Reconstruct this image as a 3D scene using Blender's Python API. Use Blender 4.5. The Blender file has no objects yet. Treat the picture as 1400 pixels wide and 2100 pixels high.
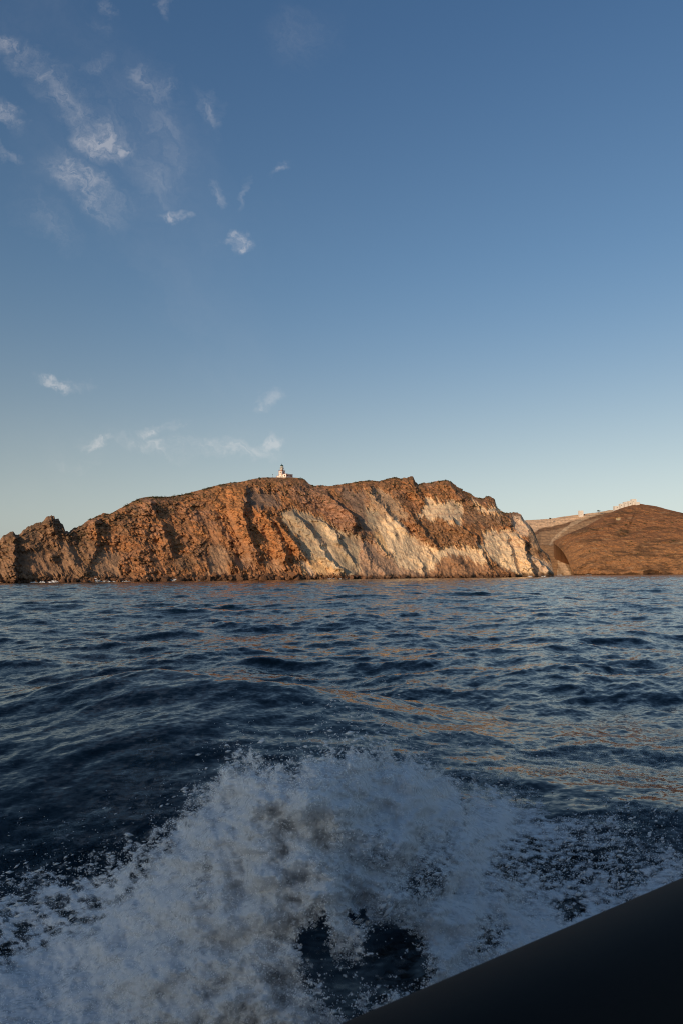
import bpy, math, random
import numpy as np
from mathutils import Matrix, Vector

random.seed(7)
R = math.radians
C = bpy.context.scene.collection

# ------------------------------------------------------------------ camera, sky, sun, exposure
F = 1517.0                       # focal length in photo pixels (photo 1400 x 2100)
CAM_Z = 2.2
PITCH, ROLL = R(4.94), R(0.56)
fw = np.array([0, math.cos(PITCH), math.sin(PITCH)])
rt0 = np.array([1.0, 0, 0])
up0 = np.array([0, -math.sin(PITCH), math.cos(PITCH)])
rt = math.cos(ROLL) * rt0 - math.sin(ROLL) * up0
up = math.cos(ROLL) * up0 + math.sin(ROLL) * rt0
cam = bpy.data.cameras.new('camera')
cam.sensor_fit = 'HORIZONTAL'
cam.sensor_width = 24.0
cam.lens = F / 1400 * 24.0
cam.clip_start = 0.05
cam.clip_end = 30000
cam.dof.use_dof = True
cam.dof.focus_distance = 45
cam.dof.aperture_fstop = 5.6
camo = bpy.data.objects.new('camera', cam)
C.objects.link(camo)
m = Matrix(((rt[0], up[0], -fw[0], 0), (rt[1], up[1], -fw[1], 0), (rt[2], up[2], -fw[2], CAM_Z), (0, 0, 0, 1)))
camo.matrix_world = m
bpy.context.scene.camera = camo

SUN_EL, SUN_AZ = R(12.0), R(36.0)     # azimuth: from straight behind the camera towards its left
world = bpy.data.worlds.new('World')
bpy.context.scene.world = world
world.use_nodes = True
SKY_STRENGTH = 0.15
SUN_STRENGTH = 4.4
bpy.context.scene.view_settings.view_transform = 'Standard'
bpy.context.scene.view_settings.look = 'None'
bpy.context.scene.view_settings.exposure = -0.34
bpy.context.scene.view_settings.gamma = 1
sl = bpy.data.lights.new('sun', 'SUN')
sl.energy = SUN_STRENGTH
sl.angle = R(0.5)
sl.color = (1.0, 0.72, 0.46)
so = bpy.data.objects.new('sun', sl)
C.objects.link(so)
sund = Vector((-math.sin(SUN_AZ) * math.cos(SUN_EL), -math.cos(SUN_AZ) * math.cos(SUN_EL), math.sin(SUN_EL)))
so.rotation_euler = sund.to_track_quat('Z', 'Y').to_euler()
cy = bpy.context.scene.cycles
cy.max_bounces = 12
cy.diffuse_bounces = 6
cy.filter_width = 1.1
cy.transparent_max_bounces = 16
cy.caustics_reflective = False
cy.caustics_refractive = False

# ------------------------------------------------------------------ helpers
def ray(x, y):
    """unit-horizontal ray through photo pixel(s): multiply by a ground distance"""
    x = np.asarray(x, float); y = np.asarray(y, float)
    cx = (x - 700) / F; cyy = (1050 - y) / F
    d = fw + cx[..., None] * rt + cyy[..., None] * up
    return d / np.hypot(d[..., 0], d[..., 1])[..., None]

def P(x, y, d):
    return ray(x, y) * np.asarray(d, float)[..., None] + np.array([0, 0, CAM_Z])

_rng = np.random.default_rng(11)
_perm = _rng.permutation(256); _perm = np.concatenate([_perm, _perm, _perm])
_grad = _rng.normal(size=(256, 3)); _grad /= np.linalg.norm(_grad, axis=1)[:, None]

def perlin(p):
    i = np.floor(p).astype(int); f = p - i
    u = f * f * f * (f * (f * 6 - 15) + 10)
    i &= 255
    out = 0
    for dx in (0, 1):
        for dy in (0, 1):
            for dz in (0, 1):
                h = _perm[_perm[_perm[i[..., 0] + dx] + i[..., 1] + dy] + i[..., 2] + dz]
                g = _grad[h]
                dd = g[..., 0] * (f[..., 0] - dx) + g[..., 1] * (f[..., 1] - dy) + g[..., 2] * (f[..., 2] - dz)
                w = (u[..., 0] if dx else 1 - u[..., 0]) * (u[..., 1] if dy else 1 - u[..., 1]) * (u[..., 2] if dz else 1 - u[..., 2])
                out = out + dd * w
    return out * 1.5

def fbm(p, octv=4, gain=0.5):
    a, s, t = 1.0, 0, 0
    for k in range(octv):
        s = s + a * perlin(p * 2.03 ** k + 17.3 * k); t += a; a *= gain
    return s / t

def ridged(p, octv=4, gain=0.5):
    a, s, t = 1.0, 0, 0
    for k in range(octv):
        s = s + a * (1 - 2 * np.abs(perlin(p * 2.07 ** k + 31.7 * k))); t += a; a *= gain
    return s / t

_wj = _rng.random((256, 3)); _wv = _rng.random(256)
def worley(p):
    """nearest, second nearest distance and cell value"""
    i = np.floor(p).astype(int)
    f1 = np.full(p.shape[:-1], 9.0); f2 = f1.copy(); val = np.zeros(p.shape[:-1])
    for dx in (-1, 0, 1):
        for dy in (-1, 0, 1):
            for dz in (-1, 0, 1):
                c = i + np.array([dx, dy, dz]); cc = c & 255
                h = _perm[_perm[_perm[cc[..., 0]] + cc[..., 1]] + cc[..., 2]]
                q = c + _wj[h] - p
                d = np.sqrt((q ** 2).sum(-1))
                near = d < f1
                f2 = np.where(near, f1, np.minimum(f2, d))
                val = np.where(near, _wv[h], val)
                f1 = np.where(near, d, f1)
    return f1, f2, val

def interp(pts, x):
    a = np.array(pts, float)
    return np.interp(x, a[:, 0], a[:, 1])

def sstep(a, b, x):
    t = np.clip((x - a) / (b - a), 0, 1)
    return t * t * (3 - 2 * t)

def in_poly(poly, x, y):
    poly = np.array(poly, float); n = len(poly)
    c = np.zeros(x.shape, bool); j = n - 1
    for i in range(n):
        xi, yi = poly[i]; xj, yj = poly[j]
        if yi != yj:
            c ^= ((yi > y) != (yj > y)) & (x < (xj - xi) * (y - yi) / (yj - yi) + xi)
        j = i
    return c

def tag(o, label=None, cat=None, group=None, kind=None):
    if label: o['label'] = label
    if cat: o['category'] = cat
    if group: o['group'] = group
    if kind: o['kind'] = kind
    return o

def grid_mesh(name, V, mat, col=None, smooth=True):
    """V: rows x cols x 3"""
    nr, nc = V.shape[:2]
    me = bpy.data.meshes.new(name)
    me.vertices.add(nr * nc)
    me.vertices.foreach_set('co', V.reshape(-1).astype(np.float32))
    a = (np.arange(nr - 1)[:, None] * nc + np.arange(nc - 1)[None, :]).reshape(-1)
    q = np.stack([a, a + 1, a + nc + 1, a + nc], 1).astype(np.int32)
    me.loops.add(q.size); me.loops.foreach_set('vertex_index', q.reshape(-1))
    me.polygons.add(len(q)); me.polygons.foreach_set('loop_start', np.arange(len(q), dtype=np.int32) * 4)
    me.update(calc_edges=True)
    me.polygons.foreach_set('use_smooth', np.full(len(q), smooth))
    if col is not None:
        ca = me.attributes.new('rock_colour', 'FLOAT_COLOR', 'POINT')
        cc = np.ones((nr * nc, 4), np.float32); cc[:, :col.shape[-1]] = col.reshape(-1, col.shape[-1])
        ca.data.foreach_set('color', cc.reshape(-1))
    me.validate()
    me.materials.append(mat)
    o = bpy.data.objects.new(name, me); C.objects.link(o)
    return o

class MB:
    """collects boxes, prisms, lathes and tubes into one mesh"""
    def __init__(s): s.v = []; s.f = []
    def add(s, v, f):
        n = len(s.v); s.v += [tuple(p) for p in v]; s.f += [tuple(i + n for i in q) for q in f]; return s
    def box(s, x0, x1, y0, y1, z0, z1):
        v = [(x0, y0, z0), (x1, y0, z0), (x1, y1, z0), (x0, y1, z0), (x0, y0, z1), (x1, y0, z1), (x1, y1, z1), (x0, y1, z1)]
        return s.add(v, [(3, 2, 1, 0), (4, 5, 6, 7), (0, 1, 5, 4), (1, 2, 6, 5), (2, 3, 7, 6), (3, 0, 4, 7)])
    def lathe(s, prof, cx=0, cy=0, n=16):
        v = []; f = []
        for r, z in prof:
            for k in range(n):
                a = 2 * math.pi * k / n; v.append((cx + r * math.cos(a), cy + r * math.sin(a), z))
        for i in range(len(prof) - 1):
            for k in range(n):
                k2 = (k + 1) % n
                f.append((i * n + k, i * n + k2, (i + 1) * n + k2, (i + 1) * n + k))
        f.append(tuple(range(n - 1, -1, -1))); f.append(tuple((len(prof) - 1) * n + k for k in range(n)))
        return s.add(v, f)
    def tube(s, pts, rads, n=12):
        v = []; f = []
        pts = [Vector(p) for p in pts]
        for i, p in enumerate(pts):
            t = (pts[min(i + 1, len(pts) - 1)] - pts[max(i - 1, 0)]).normalized()
            a = t.orthogonal().normalized() if abs(t.z) > .95 else t.cross(Vector((0, 0, 1))).normalized()
            b = t.cross(a)
            for k in range(n):
                w = 2 * math.pi * k / n
                v.append(p + float(rads[i]) * (math.cos(w) * a + math.sin(w) * b))
        for i in range(len(pts) - 1):
            for k in range(n):
                k2 = (k + 1) % n
                f.append((i * n + k, i * n + k2, (i + 1) * n + k2, (i + 1) * n + k))
        f.append(tuple(range(n - 1, -1, -1))); f.append(tuple((len(pts) - 1) * n + k for k in range(n)))
        return s.add(v, f)
    def build(s, name, mat, parent=None, smooth=False):
        me = bpy.data.meshes.new(name)
        me.from_pydata(s.v, [], s.f); me.update()
        if smooth: me.polygons.foreach_set('use_smooth', np.full(len(me.polygons), True))
        me.materials.append(mat)
        o = bpy.data.objects.new(name, me); C.objects.link(o)
        if parent: o.parent = parent
        return o

def empty(name, loc, rz=0):
    o = bpy.data.objects.new(name, None); C.objects.link(o)
    o.location = loc; o.rotation_euler = (0, 0, rz); o.empty_display_size = .3
    return o

# ------------------------------------------------------------------ node helpers
class NT:
    def __init__(s, tree): s.t = tree; s.n = tree.nodes; s.l = tree.links
    def new(s, typ, **kw):
        n = s.n.new(typ)
        for k, v in kw.items(): setattr(n, k, v)
        return n
    def put(s, sock, v):
        if isinstance(v, bpy.types.NodeSocket): s.l.new(v, sock)
        elif v is not None: sock.default_value = v
    def math(s, op, a, b=None, c=None, clamp=False):
        n = s.new('ShaderNodeMath', operation=op, use_clamp=clamp)
        s.put(n.inputs[0], a); s.put(n.inputs[1], b); s.put(n.inputs[2], c)
        return n.outputs[0]
    def vmath(s, op, a, b=None, scale=None):
        n = s.new('ShaderNodeVectorMath', operation=op)
        s.put(n.inputs[0], a); s.put(n.inputs[1], b)
        if scale is not None: s.put(n.inputs[3], scale)
        return n.outputs['Value'] if op in ('LENGTH', 'DOT_PRODUCT', 'DISTANCE') else n.outputs[0]
    def noise(s, vec, scale, detail=4, rough=.5, dist=0, out=0):
        n = s.new('ShaderNodeTexNoise')
        s.put(n.inputs['Vector'], vec); n.inputs['Scale'].default_value = scale
        n.inputs['Detail'].default_value = detail; n.inputs['Roughness'].default_value = rough
        n.inputs['Distortion'].default_value = dist
        return n.outputs[out]
    def mapr(s, v, a, b, c=0, d=1, smooth=False):
        n = s.new('ShaderNodeMapRange')
        if smooth: n.interpolation_type = 'SMOOTHSTEP'
        s.put(n.inputs[0], v); n.inputs[1].default_value = a; n.inputs[2].default_value = b
        n.inputs[3].default_value = c; n.inputs[4].default_value = d
        return n.outputs[0]
    def mix(s, fac, a, b, typ='MIX'):
        n = s.new('ShaderNodeMix', data_type='RGBA', blend_type=typ)
        s.put(n.inputs[0], fac); s.put(n.inputs[6], a); s.put(n.inputs[7], b)
        return n.outputs[2]

def material(name):
    mt = bpy.data.materials.new(name); mt.use_nodes = True
    t = NT(mt.node_tree)
    b = t.n['Principled BSDF']
    return mt, t, b

def simple(name, col, rough=.7, var=.12, scale=2.0, spec=.3):
    mt, t, b = material(name)
    tc = t.new('ShaderNodeTexCoord').outputs['Object']
    n = t.noise(tc, scale, 5, .6)
    k = t.mapr(n, .3, .7, 1 - var, 1 + var)
    t.put(b.inputs['Base Color'], t.vmath('SCALE', (*col,), None, k))
    b.inputs['Roughness'].default_value = rough
    b.inputs['Specular IOR Level'].default_value = spec
    return mt

# ------------------------------------------------------------------ world shader: physical sky with thin wind-torn clouds
w = NT(world.node_tree)
w.n.clear()
sky = w.new('ShaderNodeTexSky', sky_type='NISHITA')
sky.sun_disc = False
sky.sun_elevation = SUN_EL
sky.sun_rotation = math.pi + SUN_AZ
sky.altitude = 0
sky.air_density = 1.0
sky.dust_density = 1.0
sky.ozone_density = 2.3
tc = w.new('ShaderNodeTexCoord').outputs['Generated']
sep = w.new('ShaderNodeSeparateXYZ'); w.put(sep.inputs[0], tc)
yy = w.math('MAXIMUM', sep.outputs[1], .05)
px = w.math('DIVIDE', sep.outputs[0], yy); pz = w.math('DIVIDE', sep.outputs[2], yy)
cmb = w.new('ShaderNodeCombineXYZ'); w.put(cmb.inputs[0], px); w.put(cmb.inputs[1], pz)
gn = cmb.outputs[0]                      # direction on the plane y = 1
warp = w.noise(gn, 9.0, 5, .6, 0, 1)
warp = w.vmath('SUBTRACT', warp, (.5, .5, .5))
gw = w.vmath('ADD', gn, w.vmath('SCALE', warp, None, .11))
warp2 = w.vmath('SUBTRACT', w.noise(gn, 38.0, 5, .62, 0, 1), (.5, .5, .5))
gw = w.vmath('ADD', gw, w.vmath('SCALE', warp2, None, .034))
def cl(x, y, lx, ly, ang, s):            # a cloud: centre, half sizes in photo px, tilt, opacity
    d = ray(np.array(float(x)), np.array(float(y)))
    return (d[0] / d[1], d[2] / d[1], lx / F * 1.12, ly / F * 1.12, ang, s)
CLOUDS = [cl(100, 160, 60, 24, -50, .55), cl(245, 320, 40, 26, 30, .8), cl(150, 345, 55, 18, -45, .7), cl(215, 415, 60, 22, 0, .45), cl(300, 165, 36, 18, -30, .5), cl(355, 175, 26, 14, 50, .5), cl(330, 340, 60, 60, -70, .28), cl(240, 250, 160, 110, -45, .16), cl(330, 905, 220, 45, 0, .14), cl(10, 80, 34, 24, 0, .7), cl(60, 120, 80, 26, -50, .45), cl(140, 215, 85, 40, -50, .55), cl(210, 295, 70, 42, -30, 1.0),
          cl(165, 380, 95, 36, -42, .85), cl(10, 235, 42, 20, -50, .8), cl(8, 322, 40, 12, -35, .5),
          cl(320, 190, 50, 45, -35, .42), cl(345, 275, 60, 34, -80, .34), cl(325, 380, 60, 32, -75, .4),
          cl(352, 447, 26, 15, 5, .95), cl(425, 225, 55, 22, -65, .5), cl(435, 385, 28, 12, -70, .8),
          cl(486, 487, 26, 13, 5, 1.0), cl(578, 352, 20, 11, 30, .55), cl(235, 15, 30, 12, -60, .4),
          cl(335, 20, 35, 12, -80, .35), cl(195, 140, 34, 18, 20, .4), cl(218, 55, 36, 12, -75, .3),
          cl(110, 778, 38, 13, -12, 1.2), cl(158, 778, 30, 12, 0, .35), cl(330, 884, 48, 17, 12, 1.15), cl(208, 902, 36, 14, -5, 1.0),
          cl(330, 925, 76, 24, -8, .85), cl(470, 932, 80, 20, -6, .9), cl(548, 914, 24, 17, 50, 1.1), cl(553, 818, 20, 16, 20, .7), cl(420, 915, 50, 18, 0, .8),
          cl(160, 940, 60, 9, -8, .3), cl(620, 70, 60, 70, 70, .16), cl(95, 455, 70, 30, -40, .3), cl(492, 385, 26, 8, 60, .35)]
total = None
for (a, b, lx, ly, ang, s) in CLOUDS:
    mp = w.new('ShaderNodeMapping', vector_type='TEXTURE')
    mp.inputs['Location'].default_value = (a, b, 0); mp.inputs['Rotation'].default_value = (0, 0, R(ang)); mp.inputs['Scale'].default_value = (lx, ly, 1)
    w.put(mp.inputs[0], gw)
    ln = w.vmath('LENGTH', mp.outputs[0])
    v = w.mapr(ln, 1.45, 0.0, 0, s, True)
    total = v if total is None else w.math('MAXIMUM', total, v)
stretch = w.new('ShaderNodeMapping', vector_type='TEXTURE')
stretch.inputs['Rotation'].default_value = (0, 0, R(-52)); stretch.inputs['Scale'].default_value = (1.9, .8, 1)
w.put(stretch.inputs[0], gw)
n1 = w.noise(stretch.outputs[0], 42, 9, .68, .9)
n2 = w.noise(stretch.outputs[0], 9, 5, .55, .3)
nsum = w.math('ADD', w.math('MULTIPLY', n1, .66), w.math('MULTIPLY', n2, .34))
fib = w.mapr(nsum, .38, .64, 0, 1, True)
core = w.mapr(total, .15, .95, 0, 1)
cover = w.math('MULTIPLY', total, w.math('ADD', w.math('MULTIPLY', fib, w.math('MULTIPLY_ADD', core, .5, .75)), .12))
veil = w.math('MULTIPLY', w.mapr(w.noise(stretch.outputs[0], 3.2, 6, .6), .48, .75, 0, .12, True), w.mapr(px, .15, -.3, 0, 1, True))
cover = w.math('ADD', w.math('MULTIPLY', cover, 1.0), veil, clamp=True)
lowb = w.mapr(sep.outputs[2], .42, -.05, 0, .85, True)      # pale air low over the sea
bwn = w.new('ShaderNodeRGBToBW'); w.put(bwn.inputs[0], sky.outputs[0])
skyc = w.mix(lowb, sky.outputs[0], w.vmath('SCALE', (1.22, 1.23, 1.17), None, bwn.outputs[0]))
skyc = w.vmath('MULTIPLY', skyc, (.94, .99, 1.0))
highb = w.mapr(sep.outputs[2], .34, .74, 0, 1, True)          # deeper blue overhead
skyc = w.mix(highb, skyc, w.vmath('MULTIPLY', skyc, (.74, .90, 1.04)))
bg1 = w.new('ShaderNodeBackground'); w.put(bg1.inputs[0], skyc); bg1.inputs[1].default_value = SKY_STRENGTH
bg2 = w.new('ShaderNodeBackground'); w.put(bg2.inputs[0], w.vmath('ADD', w.vmath('SCALE', skyc, None, SKY_STRENGTH * .72), (.335, .31, .295)))
ms = w.new('ShaderNodeMixShader'); w.put(ms.inputs[0], cover)
w.l.new(bg1.outputs[0], ms.inputs[1]); w.l.new(bg2.outputs[0], ms.inputs[2])
ow = w.new('ShaderNodeOutputWorld'); w.l.new(ms.outputs[0], ow.inputs[0])

# ------------------------------------------------------------------ sea: one sheet, wind waves synthesised from a spectrum
def wave_tile(L, N, kmin, kmax, seed, wind, chop=1.0):
    rg = np.random.default_rng(seed)
    k1 = 2 * math.pi * np.fft.fftfreq(N, L / N)
    kx, ky = np.meshgrid(k1, k1, indexing='ij')
    k = np.hypot(kx, ky); k[0, 0] = 1
    c = (kx * wind[0] + ky * wind[1]) / k
    S = k ** -4.0 * (0.12 + np.abs(c) ** 2.2) * np.exp(-(0.62 / k) ** 2)      # longest waves about ten metres
    S *= (1 / (1 + np.exp(-(k - kmin) / (kmin * .08)))) * (k < kmax)
    S[0, 0] = 0
    A = (rg.normal(size=(N, N)) + 1j * rg.normal(size=(N, N))) * np.sqrt(S) * (2 * math.pi / L)
    h = np.fft.ifft2(A) * N * N
    dx = np.fft.ifft2(A * (-1j) * kx / k) * N * N
    dy = np.fft.ifft2(A * (-1j) * ky / k) * N * N
    return np.stack([h.real, dx.real, dy.real], -1)
WIND = (0.34, -0.94)
AMP = 0.046
tA = wave_tile(71.0, 1024, 0.15, 2 * math.pi / 0.9, 5, WIND)
tB = wave_tile(9.7, 512, 2 * math.pi / 0.9, 2 * math.pi / 0.05, 9, WIND)

def sample(tile, L, x, y):
    N = tile.shape[0]
    u = (x / L * N) % N; v = (y / L * N) % N
    i = np.floor(u).astype(int) % N; j = np.floor(v).astype(int) % N
    fu = (u - np.floor(u))[..., None]; fv = (v - np.floor(v))[..., None]
    i2 = (i + 1) % N; j2 = (j + 1) % N
    return (tile[i, j] * (1 - fu) * (1 - fv) + tile[i2, j] * fu * (1 - fv) + tile[i, j2] * (1 - fu) * fv + tile[i2, j2] * fu * fv)

def gust(x, y):
    q = np.stack([x / 22, y / 13, np.zeros_like(x)], -1)
    return 1 + .45 * fbm(q, 3)

def sea(x, y):
    r = np.hypot(x, y)
    g = gust(x, y)
    a = sample(tA, 71.0, x, y) * (AMP * g)[..., None]
    c, s = math.cos(.6), math.sin(.6)
    x2, y2 = c * x + s * y, -s * x + c * y
    b = sample(tB, 9.7, x2, y2) * (AMP * 1.0 * g * np.clip(1 - (r - 40) / 60, 0, 1))[..., None]
    far = np.clip(1.25 - r / 900, .25, 1)
    h = a[..., 0] * far + b[..., 0]
    dx = a[..., 1] * far + c * b[..., 1] - s * b[..., 2]
    dy = a[..., 2] * far + s * b[..., 1] + c * b[..., 2]
    # added smooth wave face on the left, tilted towards the boat to darken water
    u_ = x * .97 - y * .24; v_ = y * .97 + x * .24
    dark_face = .80 * np.exp(-((u_ + 4.6) / 3.7) ** 2) * sstep(3.6, 9.8, v_) * (1 - sstep(9.8, 13.6, v_))
    dark_face = dark_face - .10 * np.exp(-((u_ + 3.0) / 4.0) ** 2) * np.exp(-((v_ - 3.5) / 2.0) ** 2)
    calm = .38 + .62 * sstep(3, 15, r)
    h = h * calm; dx = dx * calm; dy = dy * calm
    return h + dark_face, -.8 * dx, -.8 * dy

def build_sea():
    rr = [0.0, 0.4, 0.8, 1.2, 1.6]
    r = 1.6
    while r < 900:
        r *= 1.0052; rr.append(r)
    while r < 9000:
        r *= 1.05; rr.append(r)
    rr = np.array(rr)
    fine = np.arange(-34, 34.001, 0.078)
    coarse = np.concatenate([np.arange(-180, -34, 2.0), fine, np.arange(36, 181, 2.0)])
    th = np.radians(coarse)
    rg, tg = np.meshgrid(rr, th, indexing='ij')
    x = rg * np.sin(tg); y = rg * np.cos(tg)
    h, dx, dy = sea(x, y)
    fade = np.clip((1400 - rg) / 500, 0, 1)
    h = h * fade; dx = dx * fade; dy = dy * fade
    side = np.abs(np.degrees(tg)) > 34
    sf = np.clip(1 - (np.abs(np.degrees(tg)) - 34) / 6, 0, 1)
    dx *= sf; dy *= sf; h = h * np.where(side, np.where(rg < 30, sf, 1) * .6 + .0, 1)
    # a closed disc: the seam column at +-180 and the centre row coincide
    V = np.stack([x + dx * np.minimum(1, rg / 3), y + dy * np.minimum(1, rg / 3), h * np.minimum(1, rg / 1.6)], -1)
    V[:, 0] = V[:, -1]
    return V

mt_sea, t, b = material('sea_water')
tcg = t.new('ShaderNodeNewGeometry')
pos = tcg.outputs['Position']
b.inputs['Base Color'].default_value = (0.001, 0.0075, 0.0125, 1)
b.inputs['Specular IOR Level'].default_value = .27
b.inputs['Roughness'].default_value = 0.07
b.inputs['IOR'].default_value = 1.333
mpn = t.new('ShaderNodeMapping'); mpn.inputs['Scale'].default_value = (1, 1.5, 1); t.put(mpn.inputs[0], pos)
c1 = t.vmath('SUBTRACT', t.noise(mpn.outputs[0], 3.2, 3, .6, 0, 1), (.5, .5, .5))
c2 = t.vmath('SUBTRACT', t.noise(mpn.outputs[0], 14, 3, .6, 0, 1), (.5, .5, .5))
sl_ = t.vmath('ADD', t.vmath('SCALE', c1, None, .40), t.vmath('SCALE', c2, None, .34))
sl_ = t.vmath('MULTIPLY', sl_, (1, 1, 0))
open_sea = t.mapr(t.vmath('LENGTH', pos), 15, 110, 1.0, 1.75, True)      # rougher away from the boat's lee
sl_ = t.vmath('SCALE', sl_, None, open_sea)
nn = t.vmath('NORMALIZE', t.vmath('ADD', tcg.outputs['Normal'], sl_))
t.put(b.inputs['Normal'], nn)
seao = grid_mesh('sea', build_sea(), mt_sea)
tag(seao, 'dark blue wind-rippled sea between the boat and the cliffs', 'sea', kind='structure')

# ------------------------------------------------------------------ rock
def rock_material(name, bump=1.0, sc=1.0, spec=.15):
    mt, t, b = material(name)
    g = t.new('ShaderNodeNewGeometry').outputs['Position']
    atn = t.new('ShaderNodeAttribute', attribute_name='rock_colour'); at = atn.outputs['Color']; rk = atn.outputs['Alpha']
    n1 = t.noise(g, .9 * sc, 8, .68)
    n2 = t.noise(g, .22 * sc, 5, .6)
    k = t.math('ADD', t.mapr(n1, .3, .7, -.28, .28), t.mapr(n2, .3, .7, -.14, .14))
    k = t.math('MULTIPLY_ADD', k, t.mapr(rk, 0, 1, .45, 1), 1.0)
    col = t.vmath('SCALE', at, None, k)
    hue = t.noise(g, .35 * sc, 6, .6)
    col = t.mix(t.mapr(hue, .5, .72, 0, .45), col, t.vmath('MULTIPLY', col, (1.15, .86, .72)))
    t.put(b.inputs['Base Color'], col)
    b.inputs['Roughness'].default_value = .95
    b.inputs['Specular IOR Level'].default_value = spec
    vo = t.new('ShaderNodeTexVoronoi', feature='F1'); t.put(vo.inputs['Vector'], g); vo.inputs['Scale'].default_value = .8 * sc
    hgt = t.math('ADD', t.noise(g, 1.1 * sc, 9, .7), t.math('MULTIPLY', vo.outputs['Distance'], .3))
    bp = t.new('ShaderNodeBump'); t.put(bp.inputs['Strength'], t.mapr(rk, 0, 1, .2 * bump, .62 * bump)); bp.inputs['Distance'].default_value = 1.1 / sc
    t.put(bp.inputs['Height'], hgt); t.put(b.inputs['Normal'], bp.outputs[0])
    return mt
mt_rock = rock_material('cliff_rock')
mt_hill = rock_material('hill_earth', .6, .8)

SKY = [(-80, 1120), (-30, 1116), (0, 1108), (5, 1100), (12, 1096), (20, 1091), (27, 1090), (32, 1097), (40, 1095), (50, 1085), (62, 1079), (75, 1072), (85, 1071), (92, 1065), (96, 1058), (104, 1056), (111, 1058), (113, 1064), (120, 1063), (124, 1072), (130, 1078), (134, 1089), (142, 1090), (150, 1083), (165, 1079), (178, 1069), (188, 1063), (200, 1058), (213, 1052), (226, 1054), (238, 1047), (255, 1038), (275, 1027), (290, 1021), (310, 1018), (330, 1019), (350, 1018), (375, 1014), (395, 1009), (420, 1002), (450, 994), (478, 989), (485, 989), (500, 987), (520, 982), (540, 979), (555, 979), (575, 979), (600, 979), (612, 980), (625, 983), (634, 992), (645, 996), (660, 995), (675, 997), (700, 993), (720, 990), (740, 986), (760, 985), (775, 987), (795, 981), (812, 978), (820, 982), (838, 978), (846, 977), (851, 988), (858, 993), (868, 989), (880, 990), (890, 988), (903, 985), (914, 984), (926, 989), (935, 997), (950, 1006), (963, 1012), (975, 1020), (990, 1022), (1000, 1017), (1006, 1019), (1014, 1024), (1017, 1038), (1025, 1047), (1035, 1052), (1050, 1051), (1060, 1051), (1068, 1056), (1074, 1066), (1083, 1074), (1090, 1083), (1096, 1094), (1101, 1108), (1107, 1124), (1124, 1138), (1129, 1152), (1133, 1168), (1136, 1181)]
D0P = [(-80, 438), (0, 440), (300, 448), (700, 490), (1000, 548), (1140, 592)]
RUNP = [(-80, 20), (0, 22), (100, 34), (140, 30), (200, 42), (300, 62), (575, 84), (860, 84), (1000, 70), (1060, 52), (1100, 30), (1136, 6)]
def horizon_y(x): return 1181.0 - math.tan(ROLL) * (x - 700)
def base_y(x, d): return horizon_y(x) + CAM_Z * F / d

# spurs: (polyline of photo px, relief towards the viewer in m, width left, width right)
SPURS = [([(30, 1098), (29, 1140), (31, 1196)], 9, 30, 4), ([(104, 1056), (108, 1092)], 5, 14, 12), ([(124, 1066), (132, 1090)], 3, 8, 5),
         ([(140, 1118), (152, 1148), (176, 1180)], 6, 18, 9), ([(196, 1063), (198, 1105), (190, 1150)], 8, 17, 5),
         ([(238, 1050), (264, 1085), (284, 1118), (290, 1160)], 3, 30, 12), ([(308, 1030), (325, 1065), (343, 1105), (352, 1140)], 8, 22, 7),
         ([(375, 1035), (392, 1075), (402, 1110), (412, 1160)], 2.5, 30, 12), ([(430, 1045), (455, 1085), (474, 1120), (480, 1170)], 5.5, 26, 9),
         ([(500, 992), (505, 1020), (500, 1050), (506, 1085), (520, 1120), (528, 1150)], 13, 38, 5),
         ([(530, 1033), (546, 1060), (562, 1085), (582, 1122), (588, 1155)], 9, 22, 7), ([(560, 1062), (585, 1088), (604, 1112), (625, 1144)], 9, 18, 4),
         ([(598, 1048), (622, 1072), (650, 1105), (672, 1145), (704, 1172)], 9, 28, 6), ([(640, 1062), (672, 1076), (691, 1097), (700, 1120)], 7, 22, 5),
         ([(655, 1104), (662, 1120), (668, 1128)], 4, 10, 4), ([(670, 1010), (698, 1038), (722, 1053), (727, 1072), (726, 1092)], 13, 34, 4),
         ([(690, 1095), (700, 1120), (728, 1155)], 5, 14, 5), ([(738, 1088), (745, 1120), (760, 1160)], 4, 12, 10),
         ([(752, 992), (775, 1030), (800, 1058), (838, 1096)], 7, 34, 9), ([(846, 978), (852, 1005), (872, 1035)], 6, 26, 7),
         ([(790, 1030), (796, 1060), (812, 1100)], 4, 16, 6), ([(838, 1050), (866, 1085), (890, 1116), (900, 1124)], 8, 26, 5),
         ([(920, 1060), (948, 1084), (976, 1098), (981, 1124)], 8, 36, 4), ([(914, 984), (932, 1005), (946, 1028)], 5, 24, 9),
         ([(984, 1122), (992, 1145), (1006, 1172)], 5, 16, 5), ([(1002, 1017), (1014, 1030), (1017, 1046)], 4, 14, 4),
         ([(1010, 1046), (1040, 1058), (1046, 1072), (1045, 1092)], 9, 42, 4), ([(1038, 1094), (1046, 1125), (1052, 1150), (1064, 1182)], 5, 26, 4),
         ([(1054, 1094), (1074, 1112), (1078, 1138), (1086, 1160), (1097, 1180)], 11, 22, 5), ([(1066, 1056), (1078, 1080), (1092, 1110), (1104, 1130)], 4, 16, 8),
         ([(1092, 1143), (1110, 1156), (1134, 1178)], 7, 20, 4), ([(870, 1122), (884, 1140), (900, 1175)], 3, 12, 6),
         ([(850, 1140), (865, 1160), (872, 1184)], 2.5, 12, 5), ([(770, 1105), (785, 1130), (802, 1142)], 5, 14, 5),
         ([(735, 1120), (760, 1150), (800, 1184)], 3, 16, 12), ([(925, 1140), (950, 1165), (960, 1184)], 4, 26, 14)]

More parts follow.
